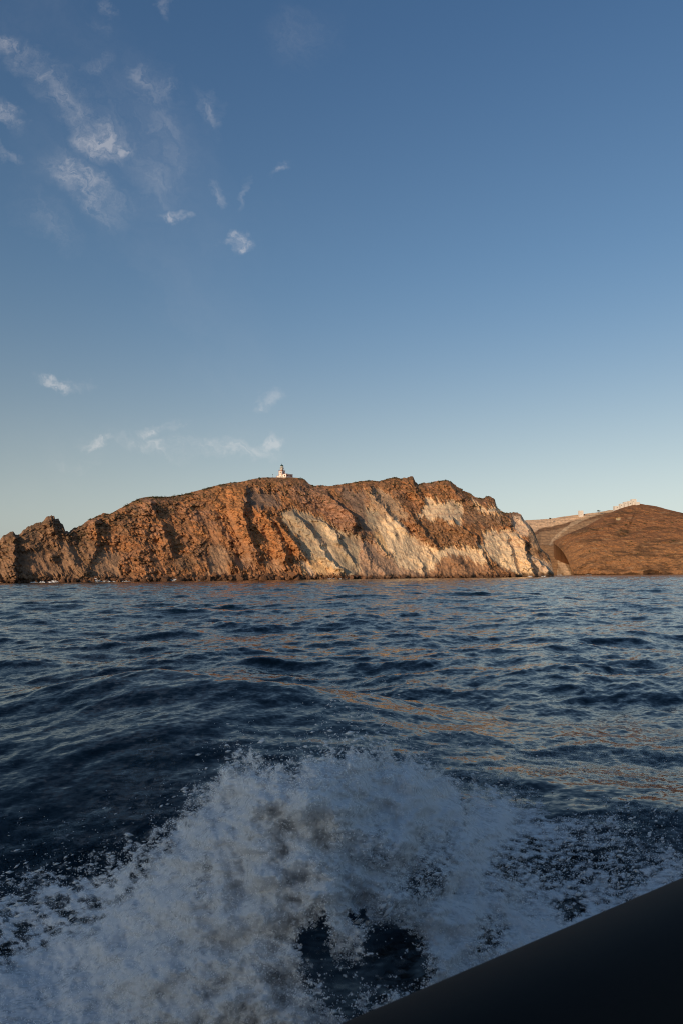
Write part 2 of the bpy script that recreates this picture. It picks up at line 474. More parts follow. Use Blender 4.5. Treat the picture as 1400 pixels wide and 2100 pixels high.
CREAM = (.72, .54, .34); PALE = (.62, .46, .32); SHADED_OLIVE = (.40, .315, .21); YEL = (.62, .41, .21)  # olive tone is darkened to hold the slope's shade
ORANGE = (.46, .21, .085); RUST = (.37, .18, .085); PINK = (.37, .20, .12); BROWN = (.26, .15, .085); DBROWN = (.12, .075, .05)
SCREE = (.43, .28, .185); TAN = (.42, .28, .17); GREY = (.235, .155, .11)
REGIONS = [  # (colour, polygon) painted in order
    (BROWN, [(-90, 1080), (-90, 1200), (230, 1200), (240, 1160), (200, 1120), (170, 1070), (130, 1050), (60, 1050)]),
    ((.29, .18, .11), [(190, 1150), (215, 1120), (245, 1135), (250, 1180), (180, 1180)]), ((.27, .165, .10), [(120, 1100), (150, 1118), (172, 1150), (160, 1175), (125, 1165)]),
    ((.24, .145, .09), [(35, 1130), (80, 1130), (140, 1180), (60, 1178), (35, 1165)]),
    (ORANGE, [(435, 1000), (510, 990), (505, 1050), (520, 1100), (470, 1100), (440, 1050)]), (ORANGE, [(520, 1030), (550, 1040), (600, 1100), (620, 1140), (560, 1150), (520, 1120)]),
    (GREY, [(505, 1005), (560, 1005), (580, 1040), (545, 1045), (505, 1040)]), (PINK, [(600, 990), (640, 995), (690, 1050), (640, 1050), (590, 1010)]),
    (PINK, [(660, 1005), (700, 1030), (728, 1055), (728, 1095), (700, 1095), (668, 1050)]), (GREY, [(690, 1000), (745, 1005), (760, 1060), (770, 1100), (745, 1095), (725, 1050)]),
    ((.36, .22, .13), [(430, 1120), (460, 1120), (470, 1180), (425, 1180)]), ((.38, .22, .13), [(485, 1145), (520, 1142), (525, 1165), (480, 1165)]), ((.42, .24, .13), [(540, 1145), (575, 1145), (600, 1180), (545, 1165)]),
    (TAN, [(745, 1000), (800, 1010), (840, 1060), (800, 1080), (765, 1050)]),
    (SHADED_OLIVE, [(575, 1045), (610, 1045), (650, 1060), (700, 1085), (735, 1100), (770, 1150), (770, 1190), (655, 1176), (628, 1140), (596, 1095)]),
    (YEL, [(625, 1150), (655, 1148), (700, 1175), (660, 1180), (610, 1172)]), (CREAM, [(668, 1074), (690, 1092), (695, 1112), (682, 1108), (660, 1086)]),
    (CREAM, [(648, 1104), (662, 1108), (682, 1140), (704, 1170), (694, 1168), (655, 1128)]), (PALE, [(600, 1145), (620, 1150), (652, 1178), (640, 1180)]),
    (SCREE, [(735, 1110), (775, 1110), (820, 1150), (900, 1160), (990, 1185), (740, 1190)]),
    (SHADED_OLIVE, [(748, 1035), (775, 1050), (800, 1080), (775, 1095), (750, 1070)]), (YEL, [(766, 1095), (785, 1085), (805, 1130), (795, 1140), (772, 1112)]),
    (CREAM, [(770, 1075), (790, 1060), (812, 1064), (840, 1088), (866, 1112), (890, 1122), (940, 1116), (1000, 1150), (1010, 1176), (890, 1176), (850, 1172), (812, 1158), (792, 1118)]),
    ((.36, .20, .11), [(890, 1160), (915, 1138), (950, 1138), (1000, 1160), (1060, 1190), (870, 1190)]),
    (CREAM, [(874, 1018), (895, 1025), (945, 1028), (950, 1078), (935, 1078), (905, 1068), (880, 1072), (850, 1055), (868, 1045)]),
    (CREAM, [(966, 1024), (990, 1040), (1018, 1040), (1027, 1060), (1018, 1062), (988, 1052), (970, 1040)]),
    (CREAM, [(985, 1090), (1048, 1086), (1070, 1102), (1076, 1120), (1080, 1140), (1100, 1182), (1070, 1184), (1010, 1150), (990, 1125)]),
    (CREAM, [(950, 1120), (986, 1118), (1000, 1160), (985, 1160)]), (PALE, [(1048, 1056), (1070, 1058), (1088, 1080), (1092, 1100), (1066, 1098), (1050, 1080)]),
    (TAN, [(1085, 1080), (1100, 1100), (1140, 1150), (1140, 1185), (1090, 1150)]), (PALE, [(1088, 1138), (1112, 1146), (1140, 1174), (1142, 1184), (1100, 1184), (1080, 1130)]), (BROWN, [(1096, 1122), (1120, 1134), (1128, 1150), (1108, 1146), (1092, 1136)]),
    ((.34, .18, .09), [(838, 1060), (870, 1062), (905, 1070), (945, 1080), (975, 1092), (983, 1122), (935, 1116), (900, 1118), (880, 1112), (850, 1082)]),
    ((.27, .16, .095), [(950, 1036), (975, 1038), (990, 1054), (1042, 1058), (1046, 1078), (1000, 1080), (955, 1070)]),
]
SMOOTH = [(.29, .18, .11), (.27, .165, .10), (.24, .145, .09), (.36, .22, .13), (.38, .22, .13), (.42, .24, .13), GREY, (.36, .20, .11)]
def blend_regions(X, Y, base, W):
    """colour regions with torn, slightly soft edges; W holds displaced coordinates"""
    col = base.copy(); light = np.zeros(X.shape)
    for c, poly in REGIONS:
        acc = 0
        for ox, oy in ((-3.5, -2.5), (3, 0), (0, 3), (2.5, -3), (-1, 1), (1, -1)):
            acc = acc + in_poly(poly, W[0] + ox, W[1] + oy) / 6
        col = col * (1 - acc[..., None]) + np.array(c) * acc[..., None]
        isl = 1.0 if c in (CREAM, PALE, SHADED_OLIVE, YEL) else (.7 if c in (SCREE, TAN) or c in SMOOTH else 0.0)
        light = light * (1 - acc) + isl * acc
    return col, light

def build_headland():
    xs = np.arange(-80, 1136.01, 0.85)
    nr = 300
    t = np.linspace(0, 1, nr) ** 1.0
    X, T = np.meshgrid(xs, t)
    d0 = interp(D0P, xs); run = interp(RUNP, xs)
    # broken skyline
    jag = fbm(np.stack([xs / 5, xs * 0, xs * 0], -1), 3) * 2.4 + fbm(np.stack([xs / 17, xs * 0 + 5, xs * 0], -1), 2) * 1.5
    rough = interp([(-80, 1.6), (140, 1.6), (240, .5), (290, .3), (500, .35), (545, .1), (615, .1), (640, .7), (780, .8), (860, 1.4), (1080, .9), (1136, .3)], xs)
    ysky = interp(SKY, xs) + jag * rough
    yb = base_y(xs, d0) + 3.0
    ysky = np.minimum(ysky, yb - 1.5)
    Y = yb + (ysky - yb) * T
    kern = np.exp(-(np.arange(-60, 61) / 24.0) ** 2); kern /= kern.sum()
    smooth = np.convolve(np.pad(ysky, 60, mode='edge'), kern, 'valid')
    Td = np.clip((yb - Y) / np.maximum(yb - smooth, 8), 0, 1.25)
    depth = d0 + run * (0.25 * Td + 0.75 * Td ** 1.5)
    pos0 = P(X, Y, depth)
    relief = np.zeros(X.shape)
    wob = fbm(np.stack([X / 18, Y / 14, X * 0], -1), 3) * 9
    wob2 = fbm(np.stack([X / 6, Y / 6, X * 0 + 3], -1), 2) * 3
    for pl, amp, wl, wr in SPURS:
        pl = np.array(pl, float)
        cx = np.interp(Y, pl[:, 1], pl[:, 0]) + wob * 1.1 + wob2 * 1.3
        tp = sstep(pl[0, 1] - 6, pl[0, 1] + 8, Y) * (1 - sstep(pl[-1, 1] - 8, pl[-1, 1] + 10, Y))
        dx = X - cx
        wr = wr * (1.7 if pl[0, 0] < 590 else 1.2)
        pr = np.where(dx < 0, 1 + dx / wl, 1 - dx / wr)
        pr = np.clip(pr, 0, 1)
        vary = .45 + 1.1 * np.clip(.5 + fbm(np.stack([Y / 26, X * 0 + pl[0, 0], X / 90], -1), 2), 0, 1)
        g_ = (.62 if pl[0, 0] < 590 else .8) * amp
        relief = np.maximum(relief, g_ * pr * tp * vary) + .12 * g_ * pr * tp
    sd = X - .45 * (Y - 1000)
    wm = 1 - .7 * sstep(1000, 1060, X)
    W = (X + wm * fbm(np.stack([sd / 9, Y / 34, X * 0 + 9], -1), 5, .62) * 20, Y + wm * fbm(np.stack([sd / 7, Y / 30, X * 0 + 29], -1), 5, .62) * 24)
    base = np.zeros(X.shape + (3,)) + np.array(RUST)
    big = fbm(pos0 / 26, 4)
    base = base + (np.array(BROWN) - base) * sstep(.02, .3, big)[..., None]
    base = base + (np.array(PINK) - base) * sstep(.05, .35, fbm(pos0 / 18 + 40, 3))[..., None] * .7
    base = base + (np.array(ORANGE) - base) * sstep(.1, .35, fbm(pos0 / 14 + 80, 3))[..., None] * .8
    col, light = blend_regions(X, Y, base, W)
    rocky = 1 - light * .85
    # gullies and ribs run down and to the right
    s = X - .42 * (Y - 1000)
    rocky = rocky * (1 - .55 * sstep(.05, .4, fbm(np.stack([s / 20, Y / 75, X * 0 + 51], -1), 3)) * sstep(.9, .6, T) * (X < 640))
    rib = np.stack([s / 24, (Y + .3 * X) / 90, X * 0 + 2], -1)
    r1 = ridged(rib + .35 * fbm(pos0 / 20, 2)[..., None], 3)
    fine = np.stack([(X - .38 * (Y - 1000)) / 9, (Y + .3 * X) / 60, X * 0 + 7], -1)
    r2 = ridged(fine, 2)
    relief += 1.1 * r1 * (.7 + .3 * rocky) + .45 * r2 * light
    relief += (6.6 * ridged(pos0 / np.array([38, 38, 28]) + 5, 5, .56) + 1.8 * ridged(pos0 / 14 + 9, 3)) * (.25 + .75 * rocky) + 1.2 * ridged(pos0 / 9 + 5, 2) * (1 - rocky)
    q = pos0 / np.array([5.2, 5.2, 4.4]) + .5 * fbm(pos0 / 6, 2)[..., None]
    f1, f2, val = worley(q)
    crag = sstep(-.15, .25, fbm(pos0 / 24 + 60, 2) + .25 * (rocky - .5))
    relief += rocky * (.35 + .65 * crag) * (2.3 * (val - .5) + 1.9 * (.6 - f1))
    f1b, f2b, valb = worley(pos0 / 2.1)
    relief += rocky * (.5 + .7 * crag) * (1.3 * (valb - .5) + 1.1 * (.6 - f1b))
    relief += fbm(pos0 / 1.6, 2) * (.25 + .45 * rocky)
    # loose blocks at the waterline
    low = 1 - sstep(6, 24, yb - Y)
    f1c, f2c, valc = worley(pos0 / 3.4 + 3)
    relief += low * (2.6 * (.62 - f1c) + 2 * (valc - .5)) * .9 + low * 1.5
    top = sstep(.93, 1.0, T)
    relief *= (1 - .75 * top)
    relief *= sstep(-1, 14, 1136 - X) * .9 + .1
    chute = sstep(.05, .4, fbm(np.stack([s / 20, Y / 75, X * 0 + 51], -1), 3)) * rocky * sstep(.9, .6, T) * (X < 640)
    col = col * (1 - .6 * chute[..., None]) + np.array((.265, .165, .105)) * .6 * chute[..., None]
    # colours that belong to the rock
    crack = sstep(.16, .03, f2 - f1) * rocky
    col = col * (1 - .3 * crack[..., None])
    col = col * (1 + .38 * (val - .5) * rocky + .3 * (valb - .5) * rocky)[..., None]
    strata = np.sin((Y + .05 * X + 6 * fbm(pos0 / 16, 2)) / 2.3) * light
    pinkband = sstep(.55, .95, strata) * (Y < 1125) * (X > 850)
    col = col * (1 - .35 * pinkband[..., None]) + np.array((.50, .27, .17)) * .35 * pinkband[..., None]
    fl = ridged(np.stack([(X - .5 * (Y - 1000)) / 15 + .8 * fbm(pos0 / 9, 2), (Y + .4 * X) / 70, X * 0 + 77], -1), 2)
    frac = sstep(.72, .93, fl) * light * .55
    col = col * (1 - frac[..., None]) + np.array((.27, .17, .11)) * frac[..., None]
    blot = sstep(.05, .4, fbm(pos0 / 11 + 91, 4)) * light * .28
    col = col * (1 - blot[..., None]) + np.array((.46, .29, .17)) * blot[..., None]
    spk = sstep(.28, .5, fbm(pos0 / 2.6 + 15, 3)) * light * .8
    spk = spk * (.35 + .65 * sstep(1100, 1165, Y))
    col = col * (1 - spk[..., None]) + np.array((.20, .12, .075)) * spk[..., None]
    scrub = sstep(.1, .4, fbm(pos0 / 3.2 + 33, 3) + .22 * sstep(.72, 1, T)) * rocky * .38
    col = col * (1 - scrub[..., None]) + np.array((.085, .075, .04)) * scrub[..., None]
    talgrey = sstep(.0, .4, r1 * -1) * rocky * .2
    col = col * (1 - talgrey[..., None]) + np.array((.20, .15, .115)) * talgrey[..., None]
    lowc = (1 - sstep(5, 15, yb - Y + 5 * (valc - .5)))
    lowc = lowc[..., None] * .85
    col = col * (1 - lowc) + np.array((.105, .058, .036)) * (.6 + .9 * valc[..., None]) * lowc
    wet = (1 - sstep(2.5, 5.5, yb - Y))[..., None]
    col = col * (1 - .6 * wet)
    d = depth - relief
    V = P(X, Y, d)
    # the plateau behind the brow, then down to the sea again
    rows = []
    topv = V[-1]
    dirs = ray(xs, ysky); dirs = dirs[:, :2] / np.linalg.norm(dirs[:, :2], axis=1)[:, None]
    for bk, dz in ((4, .4), (14, .5), (40, -1.5), (90, -8), (170, -30), (260, -200)):
        v = topv.copy(); v[:, :2] += dirs * bk; v[:, 2] = np.maximum(v[:, 2] + dz, -6) if dz > -100 else -6
        rows.append(v)
    # keep the plateau below the sight line over the brow
    for k, v in enumerate(rows):
        dist = np.hypot(v[:, 0], v[:, 1])
        lim = CAM_Z + (topv[:, 2] - CAM_Z) * dist / np.hypot(topv[:, 0], topv[:, 1]) - .3
        v[:, 2] = np.minimum(v[:, 2], lim)
    V = np.concatenate([V, np.array(rows)], 0)
    col = np.concatenate([col, np.repeat(col[-1:] * .9, len(rows), 0)], 0)
    rk_ = np.concatenate([rocky, np.ones((len(rows), len(xs)))], 0)[..., None]
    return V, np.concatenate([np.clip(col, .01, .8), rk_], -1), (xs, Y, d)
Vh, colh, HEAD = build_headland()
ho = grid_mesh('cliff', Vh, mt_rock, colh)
tag(ho, 'long rust-brown rocky headland with cream tuff slopes rising from the sea', 'headland', kind='structure')

def head_point(x, y):
    """point on the headland surface seen at photo px x, y"""
    xs, Y, d = HEAD
    j = int(np.clip(round((x - xs[0]) / .85), 0, len(xs) - 1))
    i = int(np.argmin(np.abs(Y[:, j] - y)))
    return Vector(Vh[i, j])

# ------------------------------------------------------------------ the coast behind and the brown hill on the right
def build_far(xs, ysky, ybase, depth_fn, colour_fn, relief_fn, nr=180, back=((10, -1), (60, -12), (200, -200)), thick=None):
    t = np.linspace(0, 1, nr)
    X, T = np.meshgrid(xs, t)
    Y = ybase + (ysky - ybase) * T
    d = depth_fn(X, Y, T)
    p0 = P(X, Y, d)
    col, rel = colour_fn(X, Y, T, p0), relief_fn(X, Y, T, p0)
    V = P(X, Y, d - rel * 1.35 * (1 - .8 * sstep(.95, 1, T)))
    topv = V[-1]; rows = []
    dirs = ray(xs, ysky); dirs = dirs[:, :2] / np.linalg.norm(dirs[:, :2], axis=1)[:, None]
    for bk, dz in back:
        v = topv.copy(); v[:, :2] += dirs * bk
        v[:, 2] = np.maximum(v[:, 2] + dz, -8) if dz > -100 else -8
        lim = CAM_Z + (topv[:, 2] - CAM_Z) * np.hypot(v[:, 0], v[:, 1]) / np.hypot(topv[:, 0], topv[:, 1]) - .4
        v[:, 2] = np.minimum(v[:, 2], lim)
        rows.append(v)
    V = np.concatenate([V, np.array(rows)], 0)
    col = np.concatenate([col, np.repeat(col[-1:], len(rows), 0)], 0)
    return V, np.clip(col, .01, .8)

xs = np.arange(1040, 1330, .8)
msky = interp([(1040, 1075), (1080, 1066.5), (1095, 1066), (1110, 1065), (1127, 1064), (1150, 1060), (1175, 1056.5), (1190, 1055), (1205, 1053), (1230, 1050), (1250, 1046), (1330, 1046)], xs) + fbm(np.stack([xs / 6, xs * 0, xs * 0], -1), 3) * 1.0
mbase = base_y(xs, 1400) + 2
def mcol(X, Y, T, p):
    W1 = Y + fbm(np.stack([X / 20, Y / 12, X * 0], -1), 3) * 3
    c = np.zeros(X.shape + (3,)) + np.array((.30, .19, .11))
    line = interp([(1040, 1108), (1100, 1090), (1104, 1085), (1150, 1076), (1200, 1062), (1240, 1052)], X)
    up_ = sstep(2, -2, W1 - line + 1)[..., None]
    pale = np.array((.60, .41, .26)) * (1 + .35 * fbm(p / 8, 4))[..., None]
    c = c * (1 - up_) + pale * up_
    band = (sstep(-1, 1, W1 - line) * sstep(9, 6, W1 - line))[..., None]
    c = c * (1 - .75 * band) + np.array((.13, .07, .04)) * .75 * band
    path = interp([(1110, 1150), (1134, 1110), (1170, 1080), (1210, 1062), (1240, 1052)], X)
    pb = (sstep(5, 2, np.abs(W1 - path + 4)))[..., None] * .8
    c = c * (1 - pb) + np.array((.46, .33, .21)) * pb
    blk = in_poly([(1095, 1116), (1142, 1119), (1144, 1180), (1095, 1180)], X, W1)[..., None]
    c = np.where(blk, np.array((.25, .145, .075)), c)
    pw = in_poly([(1143, 1147), (1150, 1146), (1166, 1160), (1172, 1180), (1142, 1180)], X, W1)[..., None]
    c = np.where(pw, np.array((.44, .31, .20)), c)
    st = np.sin((W1 - .02 * X) * 1.1) * .12
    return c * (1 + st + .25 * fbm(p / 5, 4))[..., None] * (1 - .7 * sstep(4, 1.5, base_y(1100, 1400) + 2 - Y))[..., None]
def mrel(X, Y, T, p):
    r = 4 * ridged(np.stack([X / 34, Y / 30, X * 0], -1), 3) + 2 * fbm(p / 10, 4)
    for pl, amp, wl, wr in [([(1140, 1117), (1143, 1180)], 8, 34, 14), ([(1150, 1146), (1160, 1160), (1171, 1180)], 6, 14, 12), ([(1102, 1088), (1100, 1115)], 5, 14, 8)]:
        pl = np.array(pl, float); cx = np.interp(Y, pl[:, 1], pl[:, 0]); dx = X - cx
        tp = sstep(pl[0, 1] - 3, pl[0, 1] + 3, Y) * (1 - sstep(pl[-1, 1], pl[-1, 1] + 4, Y))
        r = r + amp * np.clip(np.where(dx < 0, 1 + dx / wl, 1 - dx / wr), 0, 1) * tp
    return r
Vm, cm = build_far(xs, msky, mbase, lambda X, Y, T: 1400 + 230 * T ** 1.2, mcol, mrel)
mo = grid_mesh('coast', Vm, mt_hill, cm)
tag(mo, 'pale layered coastal slope receding between the headland and the brown hill', 'coast', kind='structure')

xs = np.arange(1134, 1560, .8)
hsky = interp([(1134, 1111), (1160, 1096), (1200, 1080), (1230, 1063), (1260, 1047), (1280, 1040), (1300, 1035), (1312, 1033), (1325, 1035), (1345, 1038), (1370, 1045), (1400, 1052), (1460, 1072), (1560, 1105)], xs) + fbm(np.stack([xs / 8, xs * 0, xs * 0 + 2], -1), 3) * .7
hb = np.minimum(interp([(1134, 1114), (1145, 1122), (1155, 1133), (1165, 1152), (1172, 1170), (1176, 1181), (1560, 1181)], xs), base_y(xs, 1150) + 2)
def hdep(X, Y, T):
    e = np.clip((X - 1134) / 90, 0, 1)
    T = np.clip((1179 - Y) / 146.0, 0, 1)
    return 1150 + 200 * T ** 1.3 + 150 * (1 - np.sqrt(1 - (1 - e) ** 2 * .999))
def hcol(X, Y, T, p):
    c = np.zeros(X.shape + (3,)) + np.array((.215, .105, .052))
    W1 = Y + fbm(p / 30, 3) * 14
    a = sstep(1085, 1140, W1)[..., None]
    c = c * (1 - a) + np.array((.28, .145, .068)) * a
    # ragged bands of darker scrub lying along the contours
    pp = p / np.array([34, 34, 11.0])
    sc = sstep(.0, .3, fbm(pp + 12, 6, .65))[..., None] * .85
    c = c * (1 - sc) + np.array((.115, .065, .035)) * sc
    le = sstep(.2, .4, fbm(p / np.array([16, 16, 4.0]) + 70, 4))[..., None] * .5
    c = c * (1 - le) + np.array((.38, .24, .13)) * le
    pz_ = (np.hypot((X - 1267) / 5, (W1 * .2 + Y * .8 - 1065) / 2.6) < 1)[..., None]
    c = np.where(pz_, np.array((.48, .36, .2)), c)
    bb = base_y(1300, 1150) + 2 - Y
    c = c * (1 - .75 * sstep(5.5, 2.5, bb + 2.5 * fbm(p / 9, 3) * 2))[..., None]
    cave_shade = in_poly([(1318, 1171), (1330, 1168), (1350, 1171), (1352, 1180), (1318, 1180)], X, W1 * .1 + Y * .9)[..., None]  # dark of a hollow painted into the hill colour, no opening modelled
    c = np.where(cave_shade, c * .35, c)
    return c * (1 + .3 * fbm(p / 4, 3))[..., None]
def hrel(X, Y, T, p):
    f1, f2, v = worley(p / np.array([9, 9, 4.5]))
    r = 8 * ridged(p / np.array([70, 70, 45]), 5, .6) + 3.5 * ridged(p / np.array([20, 20, 11.0]) + 4, 4, .6) + 1.2 * (.6 - f1) + .9 * (v - .5)
    for pl, amp, wl, wr in [([(1268, 1050), (1248, 1075), (1244, 1095)], 4, 14, 14), ([(1300, 1052), (1285, 1080), (1280, 1092)], 4, 24, 6)]:
        pl = np.array(pl, float); cx = np.interp(Y, pl[:, 1], pl[:, 0]); dx = X - cx
        tp = sstep(pl[0, 1] - 3, pl[0, 1] + 3, Y) * (1 - sstep(pl[-1, 1], pl[-1, 1] + 4, Y))
        r = r + amp * np.clip(np.where(dx < 0, 1 + dx / wl, 1 - dx / wr), 0, 1) * tp
    return r
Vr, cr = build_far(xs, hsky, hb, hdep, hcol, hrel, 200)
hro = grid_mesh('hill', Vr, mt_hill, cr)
tag(hro, 'rounded brown hill dropping to the sea at the right', 'hill', kind='structure')

def surf_pt(V, xs0, step, x, y):
    j = int(np.clip(round((x - xs0) / step), 0, V.shape[1] - 1))
    q = V[:, j]; v = q - np.array([0, 0, CAM_Z])
    c = v @ fw; yp = 1050 - (v @ up) / c * F
    return Vector(q[int(np.argmin(np.abs(yp[:180] - y)))])

# added hill, out of view behind the camera, placed to shade the near water
def shade_hill():
    u = np.linspace(-1, 1, 121); vv = np.linspace(0, 1, 60)
    U, Vv = np.meshgrid(u, vv)
    dirx, diry = -math.sin(SUN_AZ), -math.cos(SUN_AZ)
    px_, py_ = -diry, dirx
    D = 330 + 170 * Vv
    Hh = 104 * (1 - (2 * Vv - 1) ** 2) ** .8 * (1 - U ** 2) ** .6
    x = dirx * D + px_ * U * 95; y = diry * D + py_ * U * 95
    p = np.stack([x, y, Hh], -1)
    Hh = Hh * (1 + .06 * fbm(p / 60, 4)) - 3
    p[..., 2] = Hh
    col = np.zeros(p.shape) + np.array((.25, .15, .09)) * (1 + .5 * fbm(p / 30, 4))[..., None]
    o = grid_mesh('hill', p, mt_hill, np.clip(col, .02, .6))
    tag(o, 'added brown hill out of view behind the camera, shading the near water', 'hill', kind='structure')
shade_hill()

# ------------------------------------------------------------------ lighthouse
m_white = simple('limewash', (.80, .74, .66), .8, .06, 1.5)
m_white2 = simple('whitewash', (.66, .60, .53), .85, .06, .8)
m_trim = simple('ochre_trim', (.42, .13, .06), .8)
m_dark = simple('dark_opening', (.03, .028, .03), .3)
m_green = simple('green_copper', (.035, .07, .065), .4, .1, 2, .5)
m_metal = simple('grey_metal', (.16, .16, .16), .5)
m_glass, t, b = material('lantern_glass')
b.inputs['Base Color'].default_value = (.35, .37, .36, 1); b.inputs['Roughness'].default_value = .15
m_wood = simple('brown_door', (.14, .06, .03), .7)

def window(parent, x, z, w_, h, face, off, mat=m_dark, frame=m_trim, name='window'):
    """face: 'f' on the front (y = off), 'r' on the right side (x = off)"""
    g = MB(); fr = MB(); e = .10
    if face == 'f':
        g.box(x - w_ / 2, x + w_ / 2, off - .03, off + .02, z, z + h)
        fr.box(x - w_ / 2 - e, x - w_ / 2, off - .07, off + .02, z - e, z + h + e); fr.box(x + w_ / 2, x + w_ / 2 + e, off - .07, off + .02, z - e, z + h + e)
        fr.box(x - w_ / 2, x + w_ / 2, off - .07, off + .02, z + h, z + h + e); fr.box(x - w_ / 2, x + w_ / 2, off - .07, off + .02, z - e, z)
    else:
        g.box(off - .02, off + .03, x - w_ / 2, x + w_ / 2, z, z + h)
        fr.box(off - .02, off + .07, x - w_ / 2 - e, x - w_ / 2, z - e, z + h + e); fr.box(off - .02, off + .07, x + w_ / 2, x + w_ / 2 + e, z - e, z + h + e)
        fr.box(off - .02, off + .07, x - w_ / 2, x + w_ / 2, z + h, z + h + e); fr.box(off - .02, off + .07, x - w_ / 2, x + w_ / 2, z - e, z)
    wn = g.build(name, mat, parent)
    fr.build('frame', frame, wn)
    return wn

def lighthouse():
    d = 574.0
    corner = P(np.array(587.5), np.array(977.6), np.array(d))
    root = empty('lighthouse', tuple(corner), R(-40))
    tag(root, 'white lighthouse with square tower, round lantern under a dark dome, on the headland summit', 'lighthouse')
    S = 1.0
    # main block, lower left wing, terrace
    MB().box(-5.2, 0, 0, 7.2, -.6, 2.35).build('keeper_house', m_white, root)
    MB().box(-11.2, -5.2, .5, 5.5, -1.0, 1.65).build('side_wing', m_white, root)
    MB().box(-5.35, .12, -.12, 7.35, 2.35, 2.5).build('cornice', m_trim, root)
    MB().box(-11.35, -5.35, .38, 5.6, 1.65, 1.8).build('cornice', m_trim, root)
    MB().box(-.35, .05, -.05, .4, -.6, 2.35).build('quoin', m_trim, root)
    MB().box(-11.25, -10.95, .45, .7, -1.0, 1.65).build('quoin', m_trim, root)
    tb = MB(); tb.box(-5.6, 1.3, -1.9, 8.4, -2.4, -.55); tb.box(-5.6, 1.3, -1.9, -1.65, -.55, -.1); tb.box(1.05, 1.3, -1.65, 8.4, -.55, -.1)
    tb.build('terrace', m_white, root)
    window(root, -1.9, .5, .75, 1.15, 'f', 0)
    window(root, -8.2, -.45, .8, 1.2, 'f', .5, name='door')
    for yv in (1.3, 3.0, 4.6, 6.1):
        window(root, yv, .5, .8, 1.15, 'r', 0)
    # tower: square shaft with dark-red corner strips
    x0, x1, y0, y1 = -7.2, -3.9, -1.0, 2.3
    MB().box(x0, x1, y0, y1, -1.2, 5.0).build('tower', m_white, root)
    for (a, b_) in ((x1, y0), (x0, y0), (x1, y1)):
        MB().box(a - .16, a + .05, b_ - .05, b_ + .16, -1.2, 5.0).build('quoin', m_trim, root)
    bl = MB(); bl.box(x0 - .1, x1 + .1, y0 - .1, y1 + .1, 2.2, 2.36); bl.build('string_course', m_trim, root)
    cr_ = MB(); cr_.box(x0 - .15, x1 + .15, y0 - .15, y1 + .15, 5.0, 5.15); cr_.box(x0 - .3, x1 + .3, y0 - .3, y1 + .3, 5.15, 5.32)
    cr_.build('cornice', m_trim, root)
    pb = MB()
    for k in range(2):
        pass
    for (a, b_) in ((x0 - .2, y0 - .2), (x1 + .2, y0 - .2), (x0 - .2, y1 + .2), (x1 + .2, y1 + .2)):
        pb.tube([(a, b_, 5.32), (a, b_, 6.0)], [.05, .05], 6)
    for z in (5.7, 6.0):
        pb.tube([(x0 - .2, y0 - .2, z), (x1 + .2, y0 - .2, z), (x1 + .2, y1 + .2, z), (x0 - .2, y1 + .2, z), (x0 - .2, y0 - .2, z)], [.035] * 5, 6)
    pb.build('railing', m_metal, root)
    window(root, (x0 + x1) / 2, 3.2, .7, 1.1, 'f', y0)
    window(root, (x0 + x1) / 2, -.1, .6, .8, 'f', y0)
    window(root, (y0 + y1) / 2, 3.2, .7, 1.1, 'r', x1)
    cx, cy_ = (x0 + x1) / 2, (y0 + y1) / 2
    MB().lathe([(1.25, 5.15), (1.18, 7.0), (1.35, 7.1)], cx, cy_, 24).build('drum', m_white, root, True)
    g = MB(); g.lathe([(1.7, 7.1), (1.75, 7.25)], cx, cy_, 24)
    g.build('gallery', m_white, root)
    rl = MB()
    for k in range(12):
        a = k * math.pi / 6; rl.tube([(cx + 1.65 * math.cos(a), cy_ + 1.65 * math.sin(a), 7.25), (cx + 1.65 * math.cos(a), cy_ + 1.65 * math.sin(a), 7.95)], [.03, .03], 5)
    ring = [(cx + 1.65 * math.cos(k * math.pi / 12), cy_ + 1.65 * math.sin(k * math.pi / 12), 7.95) for k in range(25)]
    rl.tube(ring, [.035] * 25, 5); rl.build('gallery_railing', m_metal, root)
    ln_ = MB().lathe([(1.02, 7.25), (1.02, 9.0)], cx, cy_, 16).build('lantern', m_glass, root, True)
    mu = MB()
    for k in range(8):
        a = k * math.pi / 4; mu.tube([(cx + 1.05 * math.cos(a), cy_ + 1.05 * math.sin(a), 7.25), (cx + 1.05 * math.cos(a), cy_ + 1.05 * math.sin(a), 9.0)], [.06, .06], 5)
    mu.build('mullion', m_white, ln_)
    dm = MB().lathe([(1.42, 8.95), (1.38, 9.1), (1.2, 9.4), (.8, 9.85), (.35, 10.15), (.2, 10.25), (.24, 10.45), (.1, 10.6)], cx, cy_, 24).build('dome', m_green, root, True)
    MB().tube([(cx, cy_, 10.55), (cx, cy_, 11.4)], [.07, .04], 6).build('finial', m_dark, dm)
    # seat the block on rock
    return root
lighthouse()
pp_ = P(np.array(559.5), np.array(979.5), np.array(570.0))
lp = empty('lamp_post', tuple(pp_)); tag(lp, 'thin dark post with a small lamp head left of the lighthouse', 'post')
MB().tube([(0, 0, -1), (0, 0, 2.3)], [.09, .06], 8).build('pole', m_dark, lp)
MB().box(-.22, .22, -.22, .22, 2.3, 2.75).build('lamp_head', m_dark, lp)

